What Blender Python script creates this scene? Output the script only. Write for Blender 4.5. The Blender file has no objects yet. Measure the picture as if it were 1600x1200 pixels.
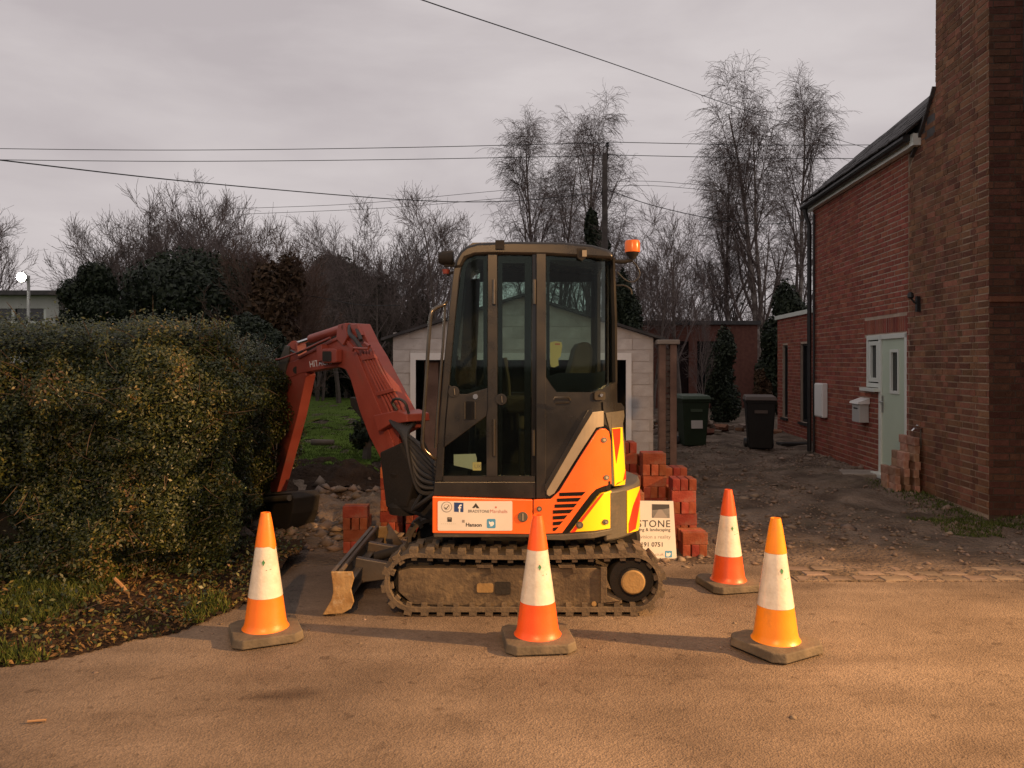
import bpy, bmesh, math, random
import numpy as np
from mathutils import Vector, Matrix
R = math.radians
scene = bpy.context.scene
COL = scene.collection
# ------------------------------------------------------------------ camera
H = 1.65; F = 1200.0; HZ = 566.0            # eye height, focal length in photo pixels, horizon row
cam_d = bpy.data.cameras.new('camera'); cam = bpy.data.objects.new('camera', cam_d); COL.objects.link(cam)
cam.location = (0, 0, H); cam.rotation_euler = (R(90), 0, 0)
cam_d.sensor_width = 36; cam_d.lens = 27.0; cam_d.shift_y = -34/1600
cam_d.clip_start = 0.05; cam_d.clip_end = 3000
scene.camera = cam
# ------------------------------------------------------------------ world: overcast dusk
SUN_EL, SUN_ROT = R(4), R(250)
w = bpy.data.worlds.new('World'); scene.world = w; w.use_nodes = True
nt = w.node_tree; nt.nodes.clear()
def N(t, typ, **kw):
    n = t.nodes.new(typ)
    for k, v in kw.items(): setattr(n, k, v)
    return n
out = N(nt, 'ShaderNodeOutputWorld'); 
sky = N(nt, 'ShaderNodeTexSky', sky_type='NISHITA', sun_disc=False, sun_elevation=SUN_EL, sun_rotation=SUN_ROT)
bg1 = N(nt, 'ShaderNodeBackground'); bg1.inputs['Strength'].default_value = 0.05
nt.links.new(sky.outputs[0], bg1.inputs['Color'])
tc = N(nt, 'ShaderNodeTexCoord'); mp = N(nt, 'ShaderNodeMapping'); mp.inputs['Scale'].default_value = (1.0, 1.0, 3.2)
mp.inputs['Location'].default_value = (0.3, 0.1, 0.25)
nz = N(nt, 'ShaderNodeTexNoise'); nz.inputs['Scale'].default_value = 2.3; nz.inputs['Detail'].default_value = 6; nz.inputs['Roughness'].default_value = 0.52
nz.inputs['Distortion'].default_value = 0.25
cr = N(nt, 'ShaderNodeValToRGB')
cr.color_ramp.elements[0].position = 0.38; cr.color_ramp.elements[0].color = (0.545, 0.490, 0.500, 1)
cr.color_ramp.elements[1].position = 0.64; cr.color_ramp.elements[1].color = (0.700, 0.640, 0.640, 1)
bg2 = N(nt, 'ShaderNodeBackground'); bg2.inputs['Strength'].default_value = 0.98
nt.links.new(tc.outputs['Generated'], mp.inputs[0]); nt.links.new(mp.outputs[0], nz.inputs['Vector'])
nt.links.new(nz.outputs[0], cr.inputs[0]); nt.links.new(cr.outputs[0], bg2.inputs['Color'])
mx = N(nt, 'ShaderNodeMixShader'); mx.inputs[0].default_value = 0.94
nt.links.new(bg1.outputs[0], mx.inputs[1]); nt.links.new(bg2.outputs[0], mx.inputs[2]); nt.links.new(mx.outputs[0], out.inputs[0])
# ------------------------------------------------------------------ sun (hidden behind dusk cloud)
sd = bpy.data.lights.new('sun', 'SUN'); sd.energy = 0.12; sd.angle = R(35); sd.color = (1, .9, .85)
so = bpy.data.objects.new('sun', sd); COL.objects.link(so); so.rotation_euler = (R(55), 0, R(60))
# ------------------------------------------------------------------ exposure
vs = scene.view_settings; vs.view_transform = 'Standard'; vs.look = 'None'; vs.exposure = 0; vs.gamma = 1; vs.use_curve_mapping = False
scene.render.resolution_x = 1024; scene.render.resolution_y = 768
scene.cycles.max_bounces = 8; scene.cycles.transparent_max_bounces = 16
LAMP = Vector((11.0, 2.3, 5.6)); LAMP_W = 17000.0; LAMP_AIM = Vector((.9, 3.9, -.3))          # street lamp up the lane, right of the frame
LAMP2 = Vector((-.6, -3.6, 5.4)); LAMP2_W = 2800.0; LAMP2_AIM = Vector((.3, 3.1, .0))        # street lamp across the lane

# ================================================================== helpers
ORG = {}
def tag(o, label=None, cat=None, group=None, kind=None):
    if label: o['label'] = label
    if cat: o['category'] = cat
    if group: o['group'] = group
    if kind: o['kind'] = kind
    return o
def thing(name, label, cat, loc, group=None):
    o = bpy.data.objects.new(name, None); COL.objects.link(o); o.location = loc; o.empty_display_size = .2
    ORG[o] = Vector(loc); return tag(o, label, cat, group)
def W(px, py, Y): return Vector(((px-800)/F*Y, Y, H-(py-HZ)/F*Y))
def G(px, py, z=0.0): return W(px, py, F*(H-z)/(py-HZ))
class MB:
    def __init__(s): s.v = []; s.f = []; s.m = []
    def add(s, vs, fs, m=0):
        b = len(s.v); s.v += [tuple(p) for p in vs]; s.f += [[b+i for i in q] for q in fs]; s.m += [m]*len(fs); return s
    def box(s, x0, x1, y0, y1, z0, z1, M=None, m=0):
        vs = [Vector((x, y, z)) for z in (z0, z1) for x, y in ((x0, y0), (x1, y0), (x1, y1), (x0, y1))]
        if M is not None: vs = [M @ p for p in vs]
        return s.add(vs, [(3,2,1,0),(4,5,6,7),(0,1,5,4),(1,2,6,5),(2,3,7,6),(3,0,4,7)], m)
    def prism(s, bot, top, m=0):
        n = len(bot)
        return s.add(list(bot)+list(top), [list(range(n))[::-1], list(range(n, 2*n))]+[(i, (i+1) % n, n+(i+1) % n, n+i) for i in range(n)], m)
    def tube(s, pts, r, n=8, cap=True, m=0):
        pts = [Vector(p) for p in pts]; k = len(pts); rs = r if isinstance(r, (list, tuple)) else [r]*k
        vs = []; up = None
        for i, p in enumerate(pts):
            t = (pts[min(i+1, k-1)]-pts[max(i-1, 0)])
            t = t.normalized() if t.length > 1e-9 else Vector((0,0,1))
            if up is None: up = t.orthogonal().normalized()
            a = (up-t*up.dot(t)); a = a.normalized() if a.length > 1e-6 else t.orthogonal().normalized(); up = a; b = t.cross(a)
            vs += [p+(a*math.cos(2*math.pi*j/n)+b*math.sin(2*math.pi*j/n))*rs[i] for j in range(n)]
        fs = [(i*n+j, i*n+(j+1) % n, (i+1)*n+(j+1) % n, (i+1)*n+j) for i in range(k-1) for j in range(n)]
        if cap: fs += [list(range(n))[::-1], list(range((k-1)*n, k*n))]
        return s.add(vs, fs, m)
    def lathe(s, prof, c, axis='Z', n=24, m=0):
        vs = []
        for r, h in prof:
            for j in range(n):
                a = 2*math.pi*j/n; u, v = r*math.cos(a), r*math.sin(a)
                vs.append(Vector(c)+(Vector((u, v, h)) if axis == 'Z' else Vector((u, h, v)) if axis == 'Y' else Vector((h, u, v))))
        k = len(prof)
        fs = [(i*n+j, i*n+(j+1) % n, (i+1)*n+(j+1) % n, (i+1)*n+j) for i in range(k-1) for j in range(n)]
        fs += [list(range(n))[::-1], list(range((k-1)*n, k*n))]
        return s.add(vs, fs, m)
    def mesh(s, name, mats, o=Vector((0,0,0)), smooth=False):
        me = bpy.data.meshes.new(name); me.from_pydata([(a-o[0], b-o[1], c-o[2]) for a, b, c in s.v], [], s.f)
        for q in (mats if isinstance(mats, (list, tuple)) else [mats]): me.materials.append(q)
        if any(s.m): me.polygons.foreach_set('material_index', s.m)
        bm = bmesh.new(); bm.from_mesh(me); bmesh.ops.recalc_face_normals(bm, faces=bm.faces); bm.to_mesh(me); bm.free()
        if smooth: me.polygons.foreach_set('use_smooth', [True]*len(me.polygons)); me.set_sharp_from_angle(angle=R(40))
        return me
    def build(s, name, mats, parent=None, smooth=False, bevel=0, kind=None, label=None):
        o0 = ORG.get(parent, Vector((0,0,0)))
        o = bpy.data.objects.new(name, s.mesh(name, mats, o0, smooth)); COL.objects.link(o)
        if parent: o.parent = parent; ORG[o] = o0
        if bevel:
            b = o.modifiers.new('bevel', 'BEVEL'); b.width = bevel; b.segments = 2; b.limit_method = 'ANGLE'; b.angle_limit = R(40)
        return tag(o, label, None, None, kind)
def np_mesh(name, v, f, mats, parent=None, kind=None, smooth=False):
    """v (n,3), f (m,k) arrays"""
    o0 = ORG.get(parent, Vector((0,0,0))); v = np.asarray(v, dtype=np.float32)-np.array(o0, dtype=np.float32); f = np.asarray(f, dtype=np.int32)
    me = bpy.data.meshes.new(name); k = f.shape[1]
    me.vertices.add(len(v)); me.vertices.foreach_set('co', v.ravel())
    me.loops.add(f.size); me.loops.foreach_set('vertex_index', f.ravel())
    me.polygons.add(len(f)); me.polygons.foreach_set('loop_start', np.arange(0, f.size, k, dtype=np.int32)); me.polygons.foreach_set('loop_total', np.full(len(f), k, dtype=np.int32))
    if smooth: me.polygons.foreach_set('use_smooth', np.ones(len(f), dtype=bool))
    for q in (mats if isinstance(mats, (list, tuple)) else [mats]): me.materials.append(q)
    me.update(); me.validate()
    o = bpy.data.objects.new(name, me); COL.objects.link(o)
    if parent: o.parent = parent; ORG[o] = o0
    return tag(o, None, None, None, kind)
def arc_pts(cx, cy, r, a0, a1, n): return [(cx+r*math.cos(R(a0+(a1-a0)*i/n)), cy+r*math.sin(R(a0+(a1-a0)*i/n))) for i in range(n+1)]
def bez(pts, n=10):                                       # Catmull-Rom through points
    P = [Vector(p) for p in pts]; P = [2*P[0]-P[1]]+P+[2*P[-1]-P[-2]]; o = []
    for i in range(1, len(P)-2):
        for k in range(n):
            t = k/n; a, b, c, d = P[i-1:i+3]
            o.append(.5*((2*b)+(c-a)*t+(2*a-5*b+4*c-d)*t*t+(3*b-a-3*c+d)*t**3))
    return o+[P[-2]]
def text_px(txt, h, bold=0.0, align='LEFT', shear=0, space=1.0):
    """a flat mesh of the word: list of 2-D points and faces, cap height h"""
    cu = bpy.data.curves.new('t', 'FONT'); cu.body = txt; cu.size = h/0.69; cu.align_x = align; cu.offset = bold; cu.resolution_u = 3; cu.shear = shear; cu.space_character = space
    ob = bpy.data.objects.new('t', cu); me = bpy.data.meshes.new_from_object(ob)
    v = [(q.co.x, q.co.y) for q in me.vertices]; f = [list(p.vertices) for p in me.polygons]
    bpy.data.objects.remove(ob); bpy.data.meshes.remove(me); return v, f
# ------------------------------------------------------------------ materials
def new_mat(name):
    m = bpy.data.materials.new(name); m.use_nodes = True; t = m.node_tree; b = t.nodes['Principled BSDF']; return m, t, b
def pm(name, c1, c2=None, scale=6.0, rough=.6, bump=0.0, bscale=40.0, metal=0.0, spec=.5, detail=6, ramp=(.35, .7), rvar=.0, coat=0.0, island=0.0, dirt=None, dscale=2.0, dramp=(.5, .7), bdist=.01):
    m, t, b = new_mat(name); c2 = c2 or c1; L = t.links.new
    tc = N(t, 'ShaderNodeTexCoord'); nz = N(t, 'ShaderNodeTexNoise'); nz.inputs['Scale'].default_value = scale; nz.inputs['Detail'].default_value = detail
    L(tc.outputs['Object'], nz.inputs['Vector'])
    rp = N(t, 'ShaderNodeValToRGB'); e = rp.color_ramp.elements; e[0].position, e[1].position = ramp; e[0].color = (*c1, 1); e[1].color = (*c2, 1); L(nz.outputs[0], rp.inputs[0])
    col = rp.outputs[0]
    if dirt:
        n2 = N(t, 'ShaderNodeTexNoise'); n2.inputs['Scale'].default_value = dscale; n2.inputs['Detail'].default_value = 8; n2.inputs['Roughness'].default_value = .65; L(tc.outputs['Object'], n2.inputs['Vector'])
        r2 = N(t, 'ShaderNodeValToRGB'); r2.color_ramp.elements[0].position, r2.color_ramp.elements[1].position = dramp; L(n2.outputs[0], r2.inputs[0])
        mxd = N(t, 'ShaderNodeMix', data_type='RGBA'); L(r2.outputs[0], mxd.inputs[0]); L(col, mxd.inputs[6]); mxd.inputs[7].default_value = (*dirt, 1); col = mxd.outputs[2]
    if island:
        gi = N(t, 'ShaderNodeNewGeometry'); oi = N(t, 'ShaderNodeObjectInfo'); ad = N(t, 'ShaderNodeMath', operation='ADD'); L(gi.outputs['Random Per Island'], ad.inputs[0]); L(oi.outputs['Random'], ad.inputs[1])
        fr = N(t, 'ShaderNodeMath', operation='FRACT'); L(ad.outputs[0], fr.inputs[0])
        mr = N(t, 'ShaderNodeMapRange'); L(fr.outputs[0], mr.inputs[0]); mr.inputs[3].default_value = 1-island; mr.inputs[4].default_value = 1+island
        hs = N(t, 'ShaderNodeHueSaturation'); L(mr.outputs[0], hs.inputs['Value']); L(col, hs.inputs['Color'])
        m2 = N(t, 'ShaderNodeMath', operation='MULTIPLY'); L(fr.outputs[0], m2.inputs[0]); m2.inputs[1].default_value = 7.31
        f2 = N(t, 'ShaderNodeMath', operation='FRACT'); L(m2.outputs[0], f2.inputs[0]); mr2 = N(t, 'ShaderNodeMapRange'); L(f2.outputs[0], mr2.inputs[0]); mr2.inputs[3].default_value = .5-.014*island/.3; mr2.inputs[4].default_value = .5+.010*island/.3
        L(mr2.outputs[0], hs.inputs['Hue']); col = hs.outputs[0]
    L(col, b.inputs['Base Color']); b.inputs['Roughness'].default_value = rough; b.inputs['Metallic'].default_value = metal
    b.inputs['Specular IOR Level'].default_value = spec; b.inputs['Coat Weight'].default_value = coat
    if rvar:
        mr3 = N(t, 'ShaderNodeMapRange'); L(nz.outputs[0], mr3.inputs[0]); mr3.inputs[1].default_value = .3; mr3.inputs[2].default_value = .7; mr3.inputs[3].default_value = rough-rvar; mr3.inputs[4].default_value = rough+rvar; L(mr3.outputs[0], b.inputs['Roughness'])
    if bump:
        n3 = N(t, 'ShaderNodeTexNoise'); n3.inputs['Scale'].default_value = bscale; n3.inputs['Detail'].default_value = 5; L(tc.outputs['Object'], n3.inputs['Vector'])
        bp = N(t, 'ShaderNodeBump'); bp.inputs['Strength'].default_value = bump; bp.inputs['Distance'].default_value = bdist; L(n3.outputs[0], bp.inputs['Height']); L(bp.outputs[0], b.inputs['Normal'])
    return m
def leaf_mat(name, cols, rough=.45, spec=.5, patch=None):
    m, t, b = new_mat(name); L = t.links.new
    gi = N(t, 'ShaderNodeNewGeometry'); rp = N(t, 'ShaderNodeValToRGB'); e = rp.color_ramp.elements
    while len(e) < len(cols): e.new(.5)
    for i, (p, c) in enumerate(cols): e[i].position = p; e[i].color = (*c, 1)
    fac = gi.outputs['Random Per Island']
    if patch:                                                     # shoots of one colour grow in patches
        tc = N(t, 'ShaderNodeTexCoord'); nz = N(t, 'ShaderNodeTexNoise'); nz.inputs['Scale'].default_value = patch; nz.inputs['Detail'].default_value = 4; L(tc.outputs['Object'], nz.inputs['Vector'])
        m1 = N(t, 'ShaderNodeMapRange'); L(nz.outputs[0], m1.inputs[0]); m1.inputs[1].default_value = .35; m1.inputs[2].default_value = .68; m1.inputs[3].default_value = -.38; m1.inputs[4].default_value = .26
        ad = N(t, 'ShaderNodeMath', operation='ADD', use_clamp=True); L(fac, ad.inputs[0]); L(m1.outputs[0], ad.inputs[1]); fac = ad.outputs[0]
    L(fac, rp.inputs[0]); L(rp.outputs[0], b.inputs['Base Color']); b.inputs['Roughness'].default_value = rough; b.inputs['Specular IOR Level'].default_value = spec
    return m
def glass_mat(name, tint, gloss=.05):
    m, t, b = new_mat(name); t.nodes.remove(b); L = t.links.new; o = t.nodes['Material Output']
    tr = N(t, 'ShaderNodeBsdfTransparent'); tr.inputs[0].default_value = (*tint, 1); gl = N(t, 'ShaderNodeBsdfGlossy'); gl.inputs['Roughness'].default_value = .03
    fr = N(t, 'ShaderNodeFresnel'); fr.inputs[0].default_value = 1.28; mx = N(t, 'ShaderNodeMixShader'); L(fr.outputs[0], mx.inputs[0]); L(tr.outputs[0], mx.inputs[1]); L(gl.outputs[0], mx.inputs[2]); L(mx.outputs[0], o.inputs[0])
    return m
def emit_mat(name, c, s):
    m, t, b = new_mat(name); b.inputs['Base Color'].default_value = (*c, 1); b.inputs['Emission Color'].default_value = (*c, 1); b.inputs['Emission Strength'].default_value = s; return m
M = {}
M['brick_new'] = pm('brick_new', (.20, .062, .042), (.28, .092, .058), 9, .9, .4, 90, island=.22, spec=.2)
M['brick_old'] = pm('brick_old', (.16, .075, .042), (.25, .12, .068), 5, .92, .8, 45, island=.34, spec=.2, dirt=(.10, .055, .04), dscale=3.0, dramp=(.45, .75))
M['brick_red'] = pm('brick_red', (.22, .055, .030), (.31, .085, .046), 12, .9, .5, 70, island=.36, spec=.2, dirt=(.24, .15, .11), dscale=9, dramp=(.48, .78))
M['brick_pale'] = pm('brick_pale', (.30, .16, .10), (.46, .32, .23), 8, .9, .5, 60, island=.3, spec=.2)
M['brick_shade'] = pm('brick_shade', (.085, .042, .029), (.15, .072, .047), 5, .92, .8, 45, island=.3, spec=.2)  # darker copy of brick_old: shade on the chimney side put into the colour
M['mortar_shade'] = pm('mortar_shade', (.07, .05, .038), (.11, .08, .06), 4, .95, .4, 60, spec=.2)  # old mortar darkened likewise, shade of the chimney side in its colour
M['mortar'] = pm('mortar', (.34, .26, .20), (.44, .35, .27), 6, .95, .3, 120, spec=.2)
M['mortar_old'] = pm('mortar_old', (.26, .19, .13), (.42, .32, .23), 3, .95, .5, 60, spec=.2)
M['block'] = pm('block', (.42, .38, .35), (.56, .53, .49), 5, .85, .4, 50, island=.07, spec=.25, dirt=(.27, .22, .19), dscale=3, dramp=(.55, .85))
M['white_frame'] = pm('white_frame', (.62, .66, .60), (.66, .69, .64), 4, .4)
M['door_paint'] = pm('door_paint', (.46, .55, .43), (.49, .575, .455), 3, .42)
M['white_box'] = pm('white_box', (.68, .67, .64), (.74, .73, .70), 4, .45)
M['grey_box'] = pm('grey_box', (.40, .40, .38), (.46, .46, .44), 4, .45)
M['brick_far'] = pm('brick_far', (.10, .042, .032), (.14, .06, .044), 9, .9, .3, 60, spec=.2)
M['slate'] = pm('slate', (.045, .042, .042), (.075, .07, .068), 7, .8, .4, 40, island=.25)
M['black_plastic'] = pm('black_plastic', (.012, .012, .012), (.02, .02, .02), 8, .45)
M['dark_glass'] = pm('dark_glass', (.008, .01, .011), (.012, .014, .015), 3, .06, spec=.6)
M['concrete'] = pm('concrete', (.20, .17, .14), (.30, .26, .22), 5, .9, .5, 40)
M['timber'] = pm('timber', (.10, .06, .045), (.19, .12, .09), 5, .9, .6, 30)
M['pole_wood'] = pm('pole_wood', (.05, .04, .035), (.09, .075, .065), 5, .9, .4, 25)
M['cable'] = pm('cable', (.02, .02, .02), (.03, .03, .03), 5, .6)
M['bark'] = pm('bark', (.10, .078, .066), (.16, .128, .108), 5, .9, .4, 20)
M['bark_birch'] = pm('bark_birch', (.12, .09, .075), (.30, .26, .23), 3, .85, .3, 15, ramp=(.45, .6))
M['twig'] = pm('twig', (.115, .086, .077), (.165, .128, .114), 2, .9)
M['twig_brown'] = pm('twig_brown', (.08, .046, .032), (.12, .07, .048), 2, .9)
M['leaf_hedge'] = leaf_mat('leaf_hedge', [(0, (.014, .024, .008)), (.5, (.038, .052, .012)), (.82, (.082, .086, .016)), (.96, (.14, .11, .024)), (1, (.13, .075, .03))], .42, .4, 2.2)
M['leaf_dark'] = leaf_mat('leaf_dark', [(0, (.010, .017, .009)), (.6, (.020, .030, .014)), (1, (.038, .048, .022))], .6, .3)
M['leaf_brown'] = leaf_mat('leaf_brown', [(0, (.035, .022, .012)), (.6, (.075, .042, .022)), (1, (.10, .06, .03))], .7, .2)
M['leaf_litter'] = leaf_mat('leaf_litter', [(0, (.05, .03, .015)), (.5, (.13, .075, .03)), (.85, (.20, .13, .05)), (1, (.10, .12, .03))], .7, .2)
M['grass'] = leaf_mat('grass', [(0, (.050, .085, .014)), (.6, (.085, .135, .022)), (1, (.11, .16, .03))], .7, .2)
M['grass_warm'] = leaf_mat('grass_warm', [(0, (.03, .05, .01)), (.6, (.06, .085, .015)), (1, (.10, .11, .03))], .7, .2)
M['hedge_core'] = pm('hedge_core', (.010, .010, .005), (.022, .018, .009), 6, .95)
# ================================================================== ground
def road_mat():
    m, t, b = new_mat('road_tarmac'); L = t.links.new; tc = N(t, 'ShaderNodeTexCoord'); O = tc.outputs['Object']
    def noise(s, d=6, r=.55):
        n = N(t, 'ShaderNodeTexNoise'); n.inputs['Scale'].default_value = s; n.inputs['Detail'].default_value = d; n.inputs['Roughness'].default_value = r; L(O, n.inputs['Vector']); return n.outputs[0]
    def ramp(i, a, b_, ca, cb):
        r = N(t, 'ShaderNodeValToRGB'); r.color_ramp.elements[0].position = a; r.color_ramp.elements[1].position = b_; r.color_ramp.elements[0].color = (*ca, 1); r.color_ramp.elements[1].color = (*cb, 1); L(i, r.inputs[0]); return r.outputs[0]
    def mult(a, b_, f=1.0):
        x = N(t, 'ShaderNodeMix', data_type='RGBA', blend_type='MULTIPLY'); x.inputs[0].default_value = f; L(a, x.inputs[6]); L(b_, x.inputs[7]); return x.outputs[2]
    base = ramp(noise(.9, 8, .6), .3, .72, (.140, .110, .086), (.215, .172, .136))
    vo = N(t, 'ShaderNodeTexVoronoi'); vo.inputs['Scale'].default_value = 110; L(O, vo.inputs['Vector'])
    hs = N(t, 'ShaderNodeSeparateColor'); L(vo.outputs['Color'], hs.inputs[0])
    c = mult(base, ramp(hs.outputs[0], .0, 1, (.78, .77, .76), (1.12, 1.11, 1.09)))
    c = mult(c, ramp(noise(3.3, 7, .65), .36, .5, (.70, .68, .66), (1, 1, 1)), .4)
    mpp = N(t, 'ShaderNodeMapping'); mpp.inputs['Scale'].default_value = (.35, 2.2, 1); L(O, mpp.inputs[0]); ns = N(t, 'ShaderNodeTexNoise'); ns.inputs['Scale'].default_value = 1.3; ns.inputs['Detail'].default_value = 7; L(mpp.outputs[0], ns.inputs['Vector'])
    c = mult(c, ramp(ns.outputs[0], .36, .6, (.82, .80, .78), (1.06, 1.06, 1.06)))
    c = mult(c, ramp(noise(11, 3, .5), .28, .36, (.5, .47, .45), (1, 1, 1)), .7)
    wv = N(t, 'ShaderNodeVectorMath', operation='ADD'); nw = N(t, 'ShaderNodeTexNoise'); nw.inputs['Scale'].default_value = 2.5; nw.inputs['Detail'].default_value = 4; L(O, nw.inputs['Vector']); L(O, wv.inputs[0]); L(nw.outputs['Color'], wv.inputs[1])
    ve = N(t, 'ShaderNodeTexVoronoi', feature='DISTANCE_TO_EDGE'); ve.inputs['Scale'].default_value = .62; L(wv.outputs[0], ve.inputs['Vector'])
    c = mult(c, ramp(ve.outputs['Distance'], .0, .006, (.55, .52, .50), (1, 1, 1)), .55)
    c = mult(c, ramp(noise(.55, 5, .6), .40, .62, (.80, .77, .74), (1.16, 1.15, 1.13)))
    c = mult(c, ramp(noise(38, 2, .5), .66, .74, (1, 1, 1), (.62, .60, .58)), .8)
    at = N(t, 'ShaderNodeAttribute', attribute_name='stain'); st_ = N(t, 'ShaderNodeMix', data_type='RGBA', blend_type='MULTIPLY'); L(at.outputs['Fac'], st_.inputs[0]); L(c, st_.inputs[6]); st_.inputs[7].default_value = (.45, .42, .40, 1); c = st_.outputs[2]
    L(c, b.inputs['Base Color']); b.inputs['Roughness'].default_value = .8; b.inputs['Specular IOR Level'].default_value = .3
    dist = vo.outputs['Distance']; n2 = noise(60, 3); ad = N(t, 'ShaderNodeMath', operation='MULTIPLY_ADD'); L(n2, ad.inputs[0]); ad.inputs[1].default_value = 1.3; L(dist, ad.inputs[2])
    bp = N(t, 'ShaderNodeBump'); bp.inputs['Strength'].default_value = .6; bp.inputs['Distance'].default_value = .006; L(ad.outputs[0], bp.inputs['Height']); L(bp.outputs[0], b.inputs['Normal'])
    return m
M['road'] = road_mat()
M['dirt'] = pm('dirt', (.085, .063, .048), (.225, .175, .135), 2.2, .95, 1.0, 22, dirt=(.075, .062, .042), dscale=.9, dramp=(.5, .75), bdist=.05, spec=.15)
M['earth'] = pm('earth', (.024, .015, .010), (.050, .032, .021), 5, .95, 1.0, 18, bdist=.05, spec=.15)
M['far_ground'] = pm('far_ground', (.05, .055, .025), (.08, .075, .04), .3, .95)
M['lawn'] = pm('lawn', (.085, .135, .020), (.115, .175, .030), 1.5, .95, .6, 60, spec=.1)
M['stone'] = pm('stone', (.13, .095, .07), (.22, .17, .13), 6, .9, .4, 30, island=.3)
rng = np.random.default_rng(7)
def vnoise(x, y, s, seed=0):
    """smooth value noise on arrays"""
    x = np.asarray(x)*s; y = np.asarray(y)*s; xi = np.floor(x).astype(int); yi = np.floor(y).astype(int); fx = x-xi; fy = y-yi
    fx = fx*fx*(3-2*fx); fy = fy*fy*(3-2*fy)
    def h(a, b): 
        n = (a*374761393+b*668265263+seed*1442695041) & 0xffffffff; n = ((n ^ (n >> 13))*1274126177) & 0xffffffff; return ((n ^ (n >> 16)) & 0xffff)/65535.0
    return (h(xi, yi)*(1-fx)+h(xi+1, yi)*fx)*(1-fy)+(h(xi, yi+1)*(1-fx)+h(xi+1, yi+1)*fx)*fy
def grid(name, xs, ys, zf, mat, kind='structure', keep=None):
    X, Y = np.meshgrid(xs, ys); Z = zf(X, Y); v = np.stack([X, Y, Z], -1).reshape(-1, 3); nx = len(xs); 
    i, j = np.meshgrid(np.arange(nx-1), np.arange(len(ys)-1)); a = (j*nx+i).ravel(); f = np.stack([a, a+1, a+nx+1, a+nx], -1)
    if keep is not None:
        c = v[f].mean(1); f = f[keep(c[:, 0], c[:, 1])]
    return np_mesh(name, v, f, mat, None, kind, True)
tag(MB().box(-900, 900, -300, 1500, -1.2, -.12).build('ground', M['far_ground']), kind='structure')
def sstep(a, b, x): t = np.clip((x-a)/(b-a), 0, 1); return t*t*(3-2*t)
def edge_y(x): return 6.33+.10*np.sin(x*1.3+.4)+.05*np.sin(x*4.1)+np.where(x > 1.4, -.12, 0)
def shade_dip(x, y):      # shallow dip shaped to darken the road where the cone shadows fall
    yc = np.interp(x, [-3, -1.6, -.2, .8, 1.6, 2.3, 4], [4.55, 4.78, 4.72, 4.50, 4.34, 4.42, 4.6]); return np.exp(-((y-yc)/.16)**2)*sstep(-2.6, -1.6, x)*sstep(3.4, 2.2, x)
def bank(x, y):      # the lawn sits on a cut bank of earth left of the driveway
    fy = 9.25+(-1.9-x)*-.10+.25*(vnoise(x, y*0, 1.1, 5)-.5)
    s = sstep(0, .85, y-fy)*sstep(-1.55, -1.95, x)
    ridge = np.exp(-((y-fy-.85)/.35)**2)*.05*sstep(-1.5, -1.95, x)*sstep(-4.5, -2.2, x)
    return .25*s+ridge
def ground_z(x, y):
    r = sstep(6.3, 7.2, y)
    rub = sstep(-.6, -1.1, x)*sstep(6.9, 7.4, y)*sstep(9.9, 9.3, y)
    z = r*(.07*(vnoise(x, y, 1.2, 1)-.5)+.07*(vnoise(x, y, 3.1, 2)-.5)+.032*(vnoise(x, y, 8, 3)-.5)+.018*(vnoise(x, y, 16, 8)-.5))
    z = z+rub*(.10*vnoise(x, y, 2.6, 11)+.10*(vnoise(x, y, 6.5, 4)-.35)+.05*vnoise(x, y, 14, 9))
    return z-.012+bank(x, y)
driveway = grid('driveway', np.concatenate([np.arange(-14, -4, .25), np.arange(-4, 6.2, .045), np.arange(6.2, 13, .25)]), np.concatenate([np.arange(5.6, 12.5, .045), np.arange(12.5, 20, .09), np.arange(20, 46, .6)]), ground_z, M['dirt'])
lawn = grid('lawn', np.arange(-24, -1.2, .12), np.concatenate([np.arange(9.4, 13, .08), np.arange(13, 44, .4)]), lambda x, y: ground_z(x, y)+.018, M['lawn'], keep=lambda x, y: (bank(x, y) > .235+.02*vnoise(x, y, 5, 2)) & (x < -1.85) & (y-9.25+(-1.9-x)*.10 > .85+.3*vnoise(x, y, 2.5, 4)) | (x < -5) & (y > 10.2))
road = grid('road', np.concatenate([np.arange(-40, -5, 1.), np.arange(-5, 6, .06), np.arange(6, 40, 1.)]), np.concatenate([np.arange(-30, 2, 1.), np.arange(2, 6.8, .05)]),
    lambda x, y: .008*(vnoise(x, y, .9, 1)-.5)+.005*(vnoise(x, y, 3, 6)-.5)-.006-.008*shade_dip(x, y), M['road'], keep=lambda x, y: y < edge_y(x))
earth_bank = grid('earth_bank', np.arange(-4.2, -1.5, .035), np.arange(8.9, 10.35, .03), lambda x, y: ground_z(x, y)+.006+.07*vnoise(x, y, 7, 21)+.05*vnoise(x, y, 16, 22)-.03, M['earth'], keep=lambda x, y: (bank(x, y) > .02) & (y < 10.15+.25*vnoise(x, y, 3, 5)))
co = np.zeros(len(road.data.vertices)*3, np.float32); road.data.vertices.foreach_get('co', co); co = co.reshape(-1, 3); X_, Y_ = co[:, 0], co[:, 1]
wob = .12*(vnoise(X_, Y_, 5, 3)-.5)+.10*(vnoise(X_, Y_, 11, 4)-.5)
def blot(cx, cy, rx, ry): return sstep(1.0, .35, np.hypot((X_-cx+wob)/rx, (Y_-cy+wob*.6)/ry))
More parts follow.
